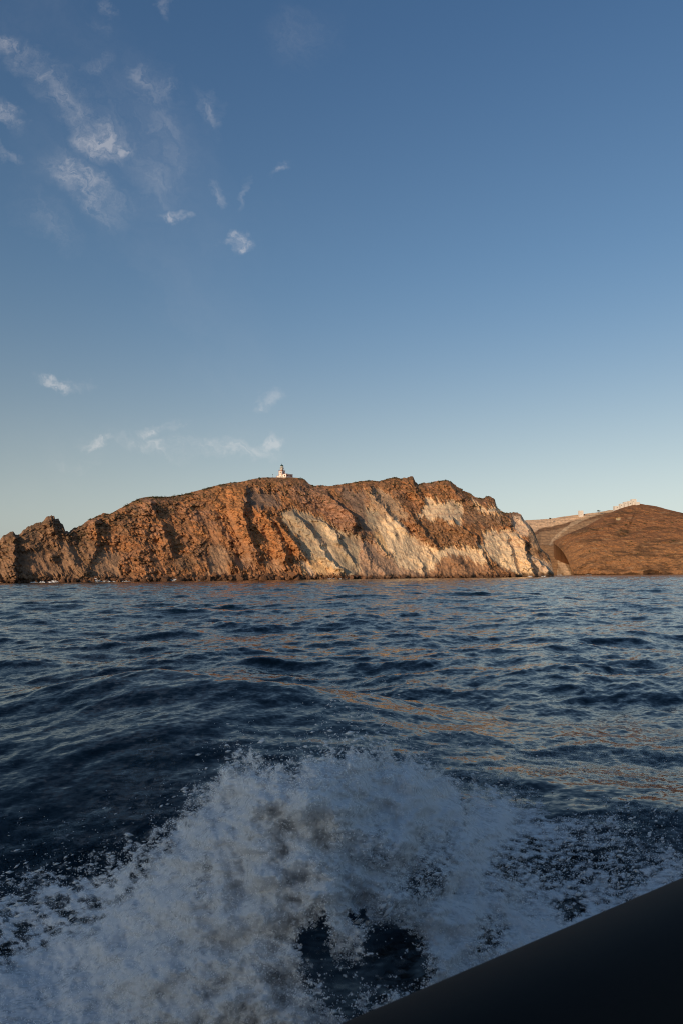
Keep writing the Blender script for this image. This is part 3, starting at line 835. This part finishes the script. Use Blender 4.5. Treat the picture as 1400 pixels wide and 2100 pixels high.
# ------------------------------------------------------------------ white houses on the right-hand hill
def house(x0p, x1p, ytop, ybot, d, deep, label, wins, group=None, rz=0, drop=5.0, doors=()):
    """photo px extents; wins: (x fraction, z fraction, width m, height m)"""
    ybot = float(ybot)
    a = P(np.array(float(x0p)), np.array(ybot), np.array(float(d))); b2 = P(np.array(float(x1p)), np.array(ybot), np.array(float(d)))
    tp = P(np.array(float(x0p)), np.array(float(ytop)), np.array(float(d)))
    wid = float(b2[0] - a[0]); hgt = float(tp[2] - a[2])
    root = empty('white_house', (float(a[0]), float(a[1]), float(a[2])), rz)
    tag(root, label, 'house', group)
    MB().box(0, wid, 0, deep, -drop, hgt).build('wall', m_white2, root)
    pr = MB(); pr.box(-.08, wid + .08, -.08, .22, hgt, hgt + .35); pr.box(-.08, wid + .08, deep - .22, deep + .08, hgt, hgt + .35)
    pr.box(-.08, .22, .22, deep - .22, hgt, hgt + .35); pr.box(wid - .22, wid + .08, .22, deep - .22, hgt, hgt + .35)
    pr.build('parapet', m_white2, root)
    for fx, fz, w_, h in wins:
        window(root, wid * fx, hgt * fz, w_, h, 'f', 0, frame=m_white2)
    for fx, w_, h in doors:
        window(root, wid * fx, .1, w_, h, 'f', 0, mat=m_wood, frame=m_white2, name='door')
    return root
HG = 'white houses stepping up the brown hill'
house(1260, 1271.5, 1038.2, 1042.5, 1333, 8, 'lowest white cube house at the left end of the stepped row on the hill', [(.5, .2, 1.2, 1.1)], HG)
house(1271.7, 1279.8, 1033.2, 1040.0, 1336, 8, 'second white house up from the left in the stepped row on the hill', [(.3, .4, 1.1, 1.0)], HG)
house(1280, 1288, 1029.4, 1037, 1339, 8, 'middle white house of the stepped row on the hill, taller than its left neighbour', [(.35, .5, .6, .8), (.75, .5, .6, .8)], HG)
house(1288.2, 1296.5, 1028.0, 1034.6, 1342, 9, 'white house against the left side of the tallest white block on the hill', [(.55, .3, 2.2, .9)], HG)
house(1296.2, 1306.3, 1024.0, 1032.5, 1345, 9, 'tallest white block near the top of the brown hill', [(.3, .45, .8, .8)], HG)
house(1187.5, 1196.8, 1047.4, 1055.2, 1615, 8, 'lone small white house with dark window and brown door on the pale ridge', [(.35, .55, 1.1, 1.1)], None, 0, 6, [(.4, 1.3, 1.3)])
wl = P(np.array(1303.0), np.array(1032.0), np.array(1341.0)); wr_ = P(np.array(1312.5), np.array(1031.5), np.array(1341.0))
tw = MB().box(0, float(wr_[0] - wl[0]), 0, 6, -4, 1.6); tw.box(-.1, float(wr_[0] - wl[0]) + .1, -.1, .3, 1.6, 2.0)
two = tw.build('terrace_wall', m_white2); two.location = tuple(wl)
tag(two, 'low white terrace wall at the right end of the stepped houses on the hill', 'wall')

# ------------------------------------------------------------------ vegetation
m_leaf, t, b = material('scrub_leaf')
g_ = t.new('ShaderNodeNewGeometry').outputs['Position']
t.put(b.inputs['Base Color'], t.mix(t.mapr(t.noise(g_, .8, 3), .35, .65), (.045, .055, .025, 1), (.10, .09, .045, 1)))
b.inputs['Roughness'].default_value = .9; b.inputs['Specular IOR Level'].default_value = .1
m_bark = simple('bark', (.08, .055, .035), .9)
rg = np.random.default_rng(3)
def leaf_cloud(c, r, n, s):
    """n small leaf-sized triangles inside an uneven ellipsoid"""
    k = rg.normal(size=(n, 3)); k /= np.linalg.norm(k, axis=1)[:, None]
    lump = 1 + .35 * perlin(k * 1.7 + c[0])
    p = k * (rg.random(n) ** .45 * lump)[:, None] * np.array(r) + np.array(c)
    a = rg.normal(size=(n, 3)) * s; b_ = rg.normal(size=(n, 3)) * s
    V = np.stack([p, p + a, p + b_], 1).reshape(-1, 3)
    return V
def tri_mesh(name, V, mat, parent=None):
    me = bpy.data.meshes.new(name); n = len(V) // 3
    me.vertices.add(len(V)); me.vertices.foreach_set('co', V.reshape(-1).astype(np.float32))
    me.loops.add(len(V)); me.loops.foreach_set('vertex_index', np.arange(len(V), dtype=np.int32))
    me.polygons.add(n); me.polygons.foreach_set('loop_start', np.arange(n, dtype=np.int32) * 3)
    me.update(calc_edges=True); me.materials.append(mat)
    o = bpy.data.objects.new(name, me); C.objects.link(o)
    if parent: o.parent = parent
    return o
for (bx, by, bd, r, lab) in ((1227, 1051.5, 1600, 3.2, 'dark spreading tree alone on the pale ridge right of the lone house'),
                              (1127.5, 1065.5, 1590, 2.1, 'small dark bush on the pale skyline right of the headland')):
    q = P(np.array(float(bx)), np.array(by), np.array(float(bd)))
    e = empty('tree', tuple(q)); tag(e, lab, 'tree')
    tr = MB(); tr.tube([(0, 0, -2), (0, 0, .6 * r), (.3, 0, 1.1 * r)], [.25, .2, .1], 7); tr.tube([(0, 0, .5 * r), (-.5 * r, .1, 1.1 * r)], [.14, .06], 6)
    tr.build('trunk', m_bark, e)
    tri_mesh('crown', np.concatenate([leaf_cloud((-.3 * r, 0, 1.25 * r), (r * .9, r * .8, r * .42), 500, .3), leaf_cloud((.5 * r, 0, 1.05 * r), (r * .75, r * .7, r * .36), 400, .3)]), m_leaf, e)

# low scrub on the upper slopes and along the brow
tufts = []
for k in range(1500):
    x = rg.uniform(150, 1060)
    ys = interp(SKY, np.array(x))
    y = ys + (rg.uniform(.2, 3) if rg.random() < .45 else abs(rg.normal()) * 28 + 2)
    dens = perlin(np.array([[x / 22, y / 14, 3.0]]))[0]
    if rg.random() > .45 + dens * 1.1 or 552 < x < 603 and y < ys + 3: continue
    c = head_point(x, y)
    r = rg.uniform(.35, .95)
    tufts.append(leaf_cloud((c.x, c.y - .2, c.z + .25 * r), (r, r, r * .6), 26, .26 * r + .08))
for k in range(420):
    x = rg.uniform(1200, 1420); y = rg.uniform(1040, 1172)
    if perlin(np.array([[x / 26, y / 12, 8.0]]))[0] < .02 or y < interp([(1200, 1086), (1260, 1052), (1312, 1038), (1400, 1058), (1420, 1064)], np.array(x)): continue
    c = surf_pt(Vr, 1134, .8, x, y); r = rg.uniform(.6, 1.9)
    tufts.append(leaf_cloud((c.x, c.y - .5, c.z + .2 * r), (r * 1.3, r, r * .6), 26, .28 * r))
so_ = tri_mesh('scrub', np.concatenate(tufts), m_leaf)
tag(so_, 'low dark scrub dotted over the headland brow and the brown hill', 'scrub', kind='stuff')

# ------------------------------------------------------------------ boulders at the foot of the headland
m_boulder, t, b = material('boulder_rock')
oi = t.new('ShaderNodeObjectInfo'); g_ = t.new('ShaderNodeNewGeometry').outputs['Position']
cb = t.mix(oi.outputs['Random'], (.19, .095, .05, 1), (.095, .055, .036, 1))
t.put(b.inputs['Base Color'], t.vmath('SCALE', cb, None, t.mapr(t.noise(g_, 1.3, 7, .65), .3, .7, .65, 1.4)))
b.inputs['Roughness'].default_value = .9; b.inputs['Specular IOR Level'].default_value = .15
bp = t.new('ShaderNodeBump'); bp.inputs['Strength'].default_value = .8; bp.inputs['Distance'].default_value = .4
t.put(bp.inputs['Height'], t.noise(g_, 2.0, 6, .65)); t.put(b.inputs['Normal'], bp.outputs[0])
import bmesh
protos = []
for k in range(9):
    bm = bmesh.new(); bmesh.ops.create_icosphere(bm, subdivisions=4, radius=1)
    co = np.array([v.co[:] for v in bm.verts])
    f1, f2, vv = worley(co * .9 + 11.3 * k)
    rad = .72 + .5 * (f1) + .22 * fbm(co * 1.3 + 7 * k, 3)
    # planes knock the ball into a block
    pl = np.random.default_rng(k).normal(size=(9, 3)); pl /= np.linalg.norm(pl, axis=1)[:, None]
    c2_ = co * rad[:, None]
    for n_ in pl:
        h_ = c2_ @ n_; c2_ = c2_ - np.maximum(h_ - .62, 0)[:, None] * n_ * .85
    for v, q in zip(bm.verts, c2_): v.co = q
    me = bpy.data.meshes.new('boulder'); bm.to_mesh(me); bm.free()
    me.polygons.foreach_set('use_smooth', np.full(len(me.polygons), False)); me.materials.append(m_boulder)
    protos.append(me)
ZONES = [(0, 150, 'dark brown boulder at the waterline below the jagged left-hand pinnacle', 'boulders below the left-hand pinnacle', 34),
         (150, 330, 'dark boulder in the shadowed rubble left of the tall orange crags', 'boulders left of the orange crags', 48),
         (330, 600, 'big rust-brown boulder in the rubble under the orange crags and lighthouse', 'boulders under the orange crags', 110),
         (600, 800, 'dark boulder at the foot of the olive and yellow tuff slope', 'boulders under the olive tuff slope', 50),
         (800, 1060, 'small brown boulder in the dark line under the cream cliffs', 'boulders under the cream cliffs', 50)]
rb = np.random.default_rng(21)
for x0_, x1_, lab, grp, n in ZONES:
    for k in range(n):
        x = rb.uniform(x0_, x1_)
        yb_ = float(base_y(x, interp(D0P, np.array(x))))
        upm = (8 if x0_ == 330 else 5 if x0_ < 600 else 3.2)
        y = yb_ - abs(rb.normal()) * upm * .7
        c = head_point(x, y)
        s = float(np.clip(rb.lognormal(.0, .42), .5, 2.4)) * (1.35 if x0_ == 330 else .95)
        o = bpy.data.objects.new('boulder', protos[rb.integers(len(protos))]); C.objects.link(o)
        o.location = (c.x, c.y - .3 * s, max(c.z, .15)); o.rotation_euler = tuple(rb.uniform(0, 6.28, 3))
        o.scale = (s * rb.uniform(.8, 1.3), s * rb.uniform(.8, 1.2), s * rb.uniform(.75, 1.25))
        tag(o, lab, 'boulder', grp)

# surf broken white on the rocks
m_foam, t, b = material('foam')
b.inputs['Base Color'].default_value = (.80, .82, .84, 1); b.inputs['Roughness'].default_value = 1
b.inputs['Specular IOR Level'].default_value = 0
sf = []
for (xa, xb, dn, hh) in ((-5, 42, 260, .5), (62, 78, 60, .5), (82, 92, 80, .8), (100, 118, 90, .9), (118, 165, 160, .4), (165, 202, 260, .6), (190, 207, 180, 1.3), (210, 226, 130, .7),
                         (228, 270, 140, .4), (350, 364, 200, 1.3), (405, 418, 90, .6), (425, 436, 50, .5), (670, 700, 70, .4), (700, 716, 70, .4),
                         (1082, 1090, 60, .7), (1110, 1118, 50, .5), (1143, 1152, 60, .6), (1200, 1212, 50, .4)):
    for k in range(int(dn * 1.6)):
        x = rb.uniform(xa, xb)
        dd = float(interp(D0P, np.array(x))) if x < 1136 else 1150.0
        dd -= rb.uniform(-1.5, 3.5) + 5
        z = abs(rb.normal()) * hh * .5 * (1 - abs((x - xa) / (xb - xa) * 2 - 1) ** 2) + .1
        q = ray(np.array(x), np.array(1185.0))
        c = np.array([q[0] * dd, q[1] * dd, z])
        k3 = rb.normal(size=(3, 3)) * np.array([.6, .4, .22]) * (.6 + hh * .5)
        sf.append(c + k3)
sfo = tri_mesh('surf', np.concatenate(sf), m_foam)
tag(sfo, 'thin broken line of white surf along the rocky shore', 'surf', kind='stuff')

# ------------------------------------------------------------------ boat: black inflatable tube crossing the lower right corner
m_rubber, t, b = material('black_rubber')
g_ = t.new('ShaderNodeTexCoord').outputs['Object']
t.put(b.inputs['Base Color'], t.vmath('SCALE', (.0035, .0035, .0037), None, t.mapr(t.noise(g_, 5, 5, .6), .3, .7, .8, 1.25)))
b.inputs['Roughness'].default_value = .7; b.inputs['Specular IOR Level'].default_value = .2
bp = t.new('ShaderNodeBump'); bp.inputs['Strength'].default_value = .15; bp.inputs['Distance'].default_value = .002
t.put(bp.inputs['Height'], t.noise(g_, 260, 3)); t.put(b.inputs['Normal'], bp.outputs[0])
m_deck = simple('grey_deck', (.06, .062, .065), .8, .1, 6)
ra = ray(np.array(693.0), np.array(2102.0)); rbb = ray(np.array(1400.0), np.array(1800.0))
TZ = 1.22
A_ = ra * ((CAM_Z - TZ) / -ra[2]); B_ = rbb * ((CAM_Z - TZ) / -rbb[2])
nrm = np.cross(ra, rbb); nrm /= np.linalg.norm(nrm)
if nrm[2] > 0: nrm = -nrm                      # points down and inboard
TR = .30
A_ = A_ + nrm * TR + np.array([0, 0, CAM_Z]); B_ = B_ + nrm * TR + np.array([0, 0, CAM_Z])
dirb = (B_ - A_); dirb[2] = 0; dirb /= np.linalg.norm(dirb)
inb = np.array([dirb[1], -dirb[0], 0])          # towards the boat's inside
zt = float((A_[2] + B_[2]) / 2)
bo = empty('inflatable_boat', (float(A_[0]), float(A_[1]), zt), math.atan2(dirb[1], dirb[0]))
tag(bo, 'black inflatable boat, its thick rubber side tube crossing the lower right corner', 'boat')
# local frame: x forward along the tube, y outboard
pts = [(-4.6, 0, 0), (-4.2, 0, 0), (-2, 0, 0), (0, 0, 0), (1.5, 0, 0), (2.6, -.02, .02), (3.4, -.22, .08), (4.1, -.62, .16), (4.6, -1.1, .22), (4.75, -1.5, .24)]
rad_ = [.08, .27] + [TR] * 8
def dense(pts, rad_):
    P_ = np.array(pts, float); k = np.linspace(0, len(P_) - 1, 60); i = np.arange(len(P_))
    return [tuple(np.interp(kk, i, P_[:, c]) for c in range(3)) for kk in k], list(np.interp(k, i, rad_))
a1, a2 = dense(pts, rad_)
MB().tube(a1, a2, 48).build('tube', m_rubber, bo, True)
a3 = [(x, -3.0 - y, z) for x, y, z in a1]
MB().tube(a3, a2, 48).build('tube', m_rubber, bo, True)
dk = MB(); dk.box(-4.3, 3.2, -2.75, -.25, -.42, -.36); dk.build('deck', m_deck, bo)
hl = MB(); hl.add([(-4.3, -.15, -.28), (4.0, -.5, -.22), (4.6, -1.5, -.1), (4.0, -2.5, -.22), (-4.3, -2.85, -.28), (-4.3, -1.5, -1.35), (3.2, -1.5, -1.2)],
                  [(0, 5, 6, 1), (1, 6, 2), (2, 6, 3), (3, 6, 5, 4), (4, 5, 0), (0, 1, 2, 3, 4)])
hl.build('hull', simple('hull_paint', (.05, .055, .06), .4), bo)

# ------------------------------------------------------------------ bow wave: a heap of flying droplets and foam
def nz(x, y, sx, sy, o=0, octv=4, g=.55):
    return fbm(np.stack([x / sx, y / sy, np.zeros_like(x) + o], -1), octv, g)
CREST = [(-150, 1880), (0, 1822), (100, 1790), (220, 1768), (300, 1730), (345, 1695), (380, 1655), (430, 1612), (470, 1572), (497, 1545), (530, 1585), (575, 1592), (640, 1570), (720, 1556), (800, 1556), (880, 1578), (925, 1590), (960, 1618), (1040, 1625), (1100, 1650), (1180, 1668), (1240, 1690), (1310, 1715), (1400, 1745), (1560, 1790)]
def spray_density(x, y):
    """how thick the white water looks; a physical optical depth"""
    y = y + nz(x, y, 26, 90, 64, 3) * 34 * sstep(60, -40, y - interp(CREST, x) - 20)
    wx = x + nz(x, y, 42, 50, 4, 5, .62) * 46; wy = y + nz(x, y, 42, 50, 14, 5, .62) * 46
    c = interp(CREST, wx)
    s = wy - c
    d = 2.6 * sstep(-26, 75, s)
    fine = nz(x, y, 15, 9, 1, 4, .6); med = nz(x, y, 55, 42, 2, 4)
    d = d * (1 + 1.0 * med)
    # frayed edge above the crest
    d = d + 1.0 * np.exp(-np.clip(-s, 0, None) / 26) * (s < 8) * sstep(-.15, .35, fine + .3 * med)
    # holes where the dark water shows
    d = d * (.72 + .5 * sstep(-.2, .3, nz(x, y, 70, 120, 41, 4)))
    for hx, hy, rx, ry, a in ((795, 1965, 78, 100, 1.0), (840, 1985, 40, 75, 1), (650, 1945, 42, 90, .9), (720, 2010, 70, 60, .75), (735, 1885, 18, 26, .8), (620, 1990, 90, 80, .45), (700, 2060, 60, 50, .6),
                              (770, 1748, 50, 46, .5), (860, 1810, 70, 55, .6), (900, 1745, 80, 60, .5), (660, 1765, 22, 20, .5), (705, 1740, 20, 60, .4),
                              (425, 1800, 26, 60, .5), (385, 1983, 18, 18, .5), (540, 2040, 60, 60, .2), (1170, 1860, 34, 26, .7), (1010, 1920, 40, 34, .6), (1000, 1970, 60, 50, .4),
                              (955, 1650, 14, 48, .45), (1150, 1760, 110, 60, .55), (1050, 1810, 90, 70, .45), (1250, 1800, 110, 60, .5), (1320, 1760, 50, 40, .5)):
        e = ((wx - hx) / rx) ** 2 + ((wy - hy) / ry) ** 2
        k = min(1, a * 1.25) * np.exp(-(e * .7) ** 1.3)
        d = d * (1 - np.clip(k * 1.15, 0, 1) * sstep(-.30, .22, fine + med * .6 + .75 * k - .28))
    # left, thinner mottled foam lying on the water
    lf = sstep(330, 200, x + (y - 1900) * .62)
    mott = sstep(-.12, .22, nz(x, y, 34, 20, 5, 4, .6))
    d = d * (1 - lf * (1 - (.12 + .8 * mott)) * sstep(2010, 1930, y + .5 * (x - 60)))
    # right, thin and streaked
    rf = sstep(900, 1120, x) * sstep(1900, 1760, y - .1 * (x - 1100))
    st = sstep(-.2, .3, nz(x, y, 30, 11, 8, 4, .6))
    d = d * (1 - rf * (1 - (.34 + .66 * st)))
    # specks flung ahead of the crest
    def blob(cx, cy, rx, ry): return np.exp(-((x - cx) / rx) ** 2 - ((y - cy) / ry) ** 2)
    spk = sstep(.08, .45, nz(x, y, 9, 6, 21, 3, .6))
    d = d + (1.5 * blob(745, 1505, 70, 85) + .35 * blob(780, 1440, 70, 30) + .7 * blob(505, 1545, 35, 22) + .62 * blob(960, 1570, 210, 60) + .55 * blob(1170, 1610, 200, 70) + .5 * blob(1300, 1690, 150, 50)
             + .35 * blob(1010, 1520, 90, 35) + .42 * blob(360, 1680, 60, 50) + .32 * blob(230, 1770, 130, 40) + .4 * blob(620, 1555, 110, 24) + .10 * blob(120, 1680, 160, 70)) * spk * (s < 20)
    hz = sstep(.1, .5, nz(x, y, 26, 8, 30, 4, .6))
    d = d + (.20 * blob(30, 1530, 140, 40) + .10 * blob(120, 1600, 160, 60)) * hz
    return np.clip(d, 0, None)

def spray_position(x, y, rg):
    Hx = 1.08 * np.exp(-((x - 640) / 330.0) ** 2) * sstep(-100, 400, x) + .10
    Hx = Hx * (1 - .35 * sstep(800, 1250, x))
    c = interp(CREST, x)
    f = np.clip((y - c) / (2140 - c), -.25, 1)
    z = Hx * (1 - .72 * f)
    n = len(x)
    lump = .22 * nz(x, y, 90, 70, 50) * Hx
    z = z + lump + np.abs(rg.normal(size=n)) * -.12 * Hx + rg.normal(size=n) * .035 * (.3 + Hx)
    z = np.maximum(z, .02)
    dn = -ray(x, y)[..., 2]
    d = (CAM_Z - z) / dn
    p = P(x, y, d)
    h0, ax, ay = sea(p[:, 0], p[:, 1])
    # what lies on the water follows the waves
    low = np.exp(-(z / .12) ** 2)
    p[:, 2] = z
    d2 = (CAM_Z - (z + np.maximum(h0, -.2) * low)) / dn
    p = P(x, y, np.minimum(d2, d + .6))
    return p

def accept(n, rg, box, dmax=3.2):
    x = rg.uniform(box[0], box[1], n); y = rg.uniform(box[2], box[3], n)
    d = spray_density(x, y)
    k = rg.random(n) * dmax < d
    return x[k], y[k], d[k]

m_spray, t, b = material('spray_water')
b.inputs['Base Color'].default_value = (.94, .93, .92, 1); b.inputs['Roughness'].default_value = .8
b.inputs['Specular IOR Level'].default_value = .2
tl = t.new('ShaderNodeBsdfTranslucent'); tl.inputs[0].default_value = (.92, .91, .91, 1)
mx = t.new('ShaderNodeMixShader'); mx.inputs[0].default_value = .4
out = t.n['Material Output']
t.l.new(b.outputs[0], mx.inputs[1]); t.l.new(tl.outputs[0], mx.inputs[2]); t.l.new(mx.outputs[0], out.inputs['Surface'])

rs = np.random.default_rng(77)
x, y, d = accept(900000, rs, (-60, 1480, 1380, 2140))
k = rs.random(len(x)) < .22 + .78 * np.exp(-(d / 1.1) ** 2); x, y, d = x[k], y[k], d[k]
p = spray_position(x, y, rs)
me = bpy.data.meshes.new('spray_mist'); me.vertices.add(len(p)); me.vertices.foreach_set('co', p.astype(np.float32).reshape(-1))
at = me.attributes.new('size', 'FLOAT', 'POINT'); at.data.foreach_set('value', (rs.uniform(.0014, .0030, len(p))).astype(np.float32))
me.update()
mist = bpy.data.objects.new('spray_mist', me); C.objects.link(mist); me.materials.append(m_spray)
ng = bpy.data.node_groups.new('mist_points', 'GeometryNodeTree')
ng.interface.new_socket('Geometry', in_out='INPUT', socket_type='NodeSocketGeometry'); ng.interface.new_socket('Geometry', in_out='OUTPUT', socket_type='NodeSocketGeometry')
gi = ng.nodes.new('NodeGroupInput'); go = ng.nodes.new('NodeGroupOutput'); mp_ = ng.nodes.new('GeometryNodeMeshToPoints')
na = ng.nodes.new('GeometryNodeInputNamedAttribute'); na.data_type = 'FLOAT'; na.inputs['Name'].default_value = 'size'
sm = ng.nodes.new('GeometryNodeSetMaterial'); sm.inputs['Material'].default_value = m_spray
ng.links.new(gi.outputs[0], mp_.inputs['Mesh']); ng.links.new(na.outputs['Attribute'], mp_.inputs['Radius']); ng.links.new(mp_.outputs[0], sm.inputs[0]); ng.links.new(sm.outputs[0], go.inputs[0])
mist.modifiers.new('points', 'NODES').node_group = ng
tag(mist, 'pale fine mist of the bow wave thrown up beside the boat', 'spray', kind='stuff')

# larger drops and clots, drawn out along their flight
def drops(n, dmax, smin, smax, box, power=2.5, thin=None):
    x, y, d = accept(n, rs, box, dmax)
    if thin is not None:
        k = (rs.random(len(x)) < thin(x, y, d)); x, y = x[k], y[k]
    p = spray_position(x, y, rs) 
    s = smin + (smax - smin) * rs.random(len(p)) ** power
    ax = np.stack([np.full(len(p), dirb[0]), np.full(len(p), dirb[1]), rs.normal(size=len(p)) * .25], -1)
    ax /= np.linalg.norm(ax, axis=1)[:, None]
    side = np.cross(ax, rs.normal(size=ax.shape)); side /= np.linalg.norm(side, axis=1)[:, None]
    upv = np.cross(ax, side)
    L = s * rs.uniform(1.2, 3.2, len(p)); W_ = s * rs.uniform(.6, 1, len(p))
    base = np.stack([ax * L[:, None], -ax * L[:, None], side * W_[:, None], -side * W_[:, None], upv * W_[:, None], -upv * W_[:, None]], 1)
    V = p[:, None] + base
    f = np.array([(0, 2, 4), (2, 1, 4), (1, 3, 4), (3, 0, 4), (2, 0, 5), (1, 2, 5), (3, 1, 5), (0, 3, 5)])
    idx = (np.arange(len(p))[:, None, None] * 6 + f[None]).reshape(-1, 3)
    return V.reshape(-1, 3), idx
v1, i1 = drops(26000, 3.2, .002, .006, (-60, 1480, 1380, 2140))
v2, i2 = drops(44000, 1.2, .004, .015, (-60, 1480, 1380, 1900), 3, lambda x, y, d: np.exp(-(d / .7) ** 2))
V = np.concatenate([v1, v2]); I = np.concatenate([i1, i2 + len(v1)])
me = bpy.data.meshes.new('spray_drops'); me.vertices.add(len(V)); me.vertices.foreach_set('co', V.astype(np.float32).reshape(-1))
me.loops.add(I.size); me.loops.foreach_set('vertex_index', I.astype(np.int32).reshape(-1))
me.polygons.add(len(I)); me.polygons.foreach_set('loop_start', np.arange(len(I), dtype=np.int32) * 3)
me.update(calc_edges=True); me.polygons.foreach_set('use_smooth', np.full(len(I), True)); me.materials.append(m_spray)
dr = bpy.data.objects.new('spray_drops', me); C.objects.link(dr)
tag(dr, 'white flying water drops around the edge of the bow wave', 'spray', kind='stuff')
print('mist', len(p), 'drops', len(V) // 6)

# sheets of white water inside the mist: churned, aerated water with torn openings
def sheets():
    xs_ = np.arange(-80, 1400.1, 3.0); ys_ = np.arange(1500, 2150.1, 3.0)
    X, Y = np.meshgrid(xs_, ys_)
    mt, t, b = material('white_water')
    at = t.new('ShaderNodeAttribute', attribute_name='rock_colour').outputs['Color']
    sp = t.new('ShaderNodeSeparateColor'); t.put(sp.inputs[0], at)
    g = t.new('ShaderNodeNewGeometry').outputs['Position']
    mp = t.new('ShaderNodeMapping', vector_type='TEXTURE'); mp.inputs['Rotation'].default_value = (0, 0, .12); mp.inputs['Scale'].default_value = (3.2, 1, 1)
    t.put(mp.inputs[0], g)
    n_a = t.noise(mp.outputs[0], 16, 6, .65, .3); n_b = t.noise(mp.outputs[0], 55, 4, .6)
    fr = t.math('ADD', t.math('MULTIPLY', n_a, .65), t.math('MULTIPLY', n_b, .35))
    a = t.math('MULTIPLY_ADD', t.math('SUBTRACT', fr, .5), 2.6, sp.outputs[0])
    alpha = t.math('MULTIPLY', t.mapr(a, .16, .95, 0, 1, True), sp.outputs[1])
    b.inputs['Base Color'].default_value = (.94, .93, .925, 1); b.inputs['Roughness'].default_value = .9; b.inputs['Specular IOR Level'].default_value = .15
    tl = t.new('ShaderNodeBsdfTranslucent'); tl.inputs[0].default_value = (.92, .92, .92, 1)
    mx = t.new('ShaderNodeMixShader'); mx.inputs[0].default_value = .35
    tr = t.new('ShaderNodeBsdfTransparent'); m2 = t.new('ShaderNodeMixShader')
    bp = t.new('ShaderNodeBump'); bp.inputs['Strength'].default_value = .3; bp.inputs['Distance'].default_value = .03
    t.put(bp.inputs['Height'], n_a); t.put(b.inputs['Normal'], bp.outputs[0])
    t.l.new(b.outputs[0], mx.inputs[1]); t.l.new(tl.outputs[0], mx.inputs[2])
    t.put(m2.inputs[0], alpha); t.l.new(tr.outputs[0], m2.inputs[1]); t.l.new(mx.outputs[0], m2.inputs[2])
    t.l.new(m2.outputs[0], t.n['Material Output'].inputs['Surface'])
    Vs, Cs = [], []
    d = spray_density(X, Y)
    for k in range(4):
        class Z:                                      # the same heap without random scatter
            def normal(self, size): return np.full(size, -.25 + .55 * k)
        p = spray_position(X.ravel(), Y.ravel(), Z())
        p = p.reshape(X.shape + (3,))
        q = p * np.array([1, 1, 1.0])
        dd = fbm(q * 5.5 + 9 * k, 4) * .09 * np.clip((CAM_Z - q[..., 2]), 0, 1)[..., None][..., 0]
        q = q + ray(X, Y) * dd[..., None]
        cov = 1 - np.exp(-d * (.95 - .1 * k))
        edge = sstep(-80, -40, X) * (1 - sstep(1385, 1400, X) * 0)
        Vs.append(q); Cs.append(np.stack([np.clip(cov, 0, 1) * edge, np.full(X.shape, (.62, .72, .85, .95)[k]), X * 0], -1))
    obs = []
    for k in range(4):
        o = grid_mesh('white_water', Vs[k], mt, Cs[k]); obs.append(o)
        tag(o, ('outer', 'second', 'third', 'innermost')[k] + ' torn layer of white churned water within the bow wave', 'bow wave', kind='stuff')
sheets()
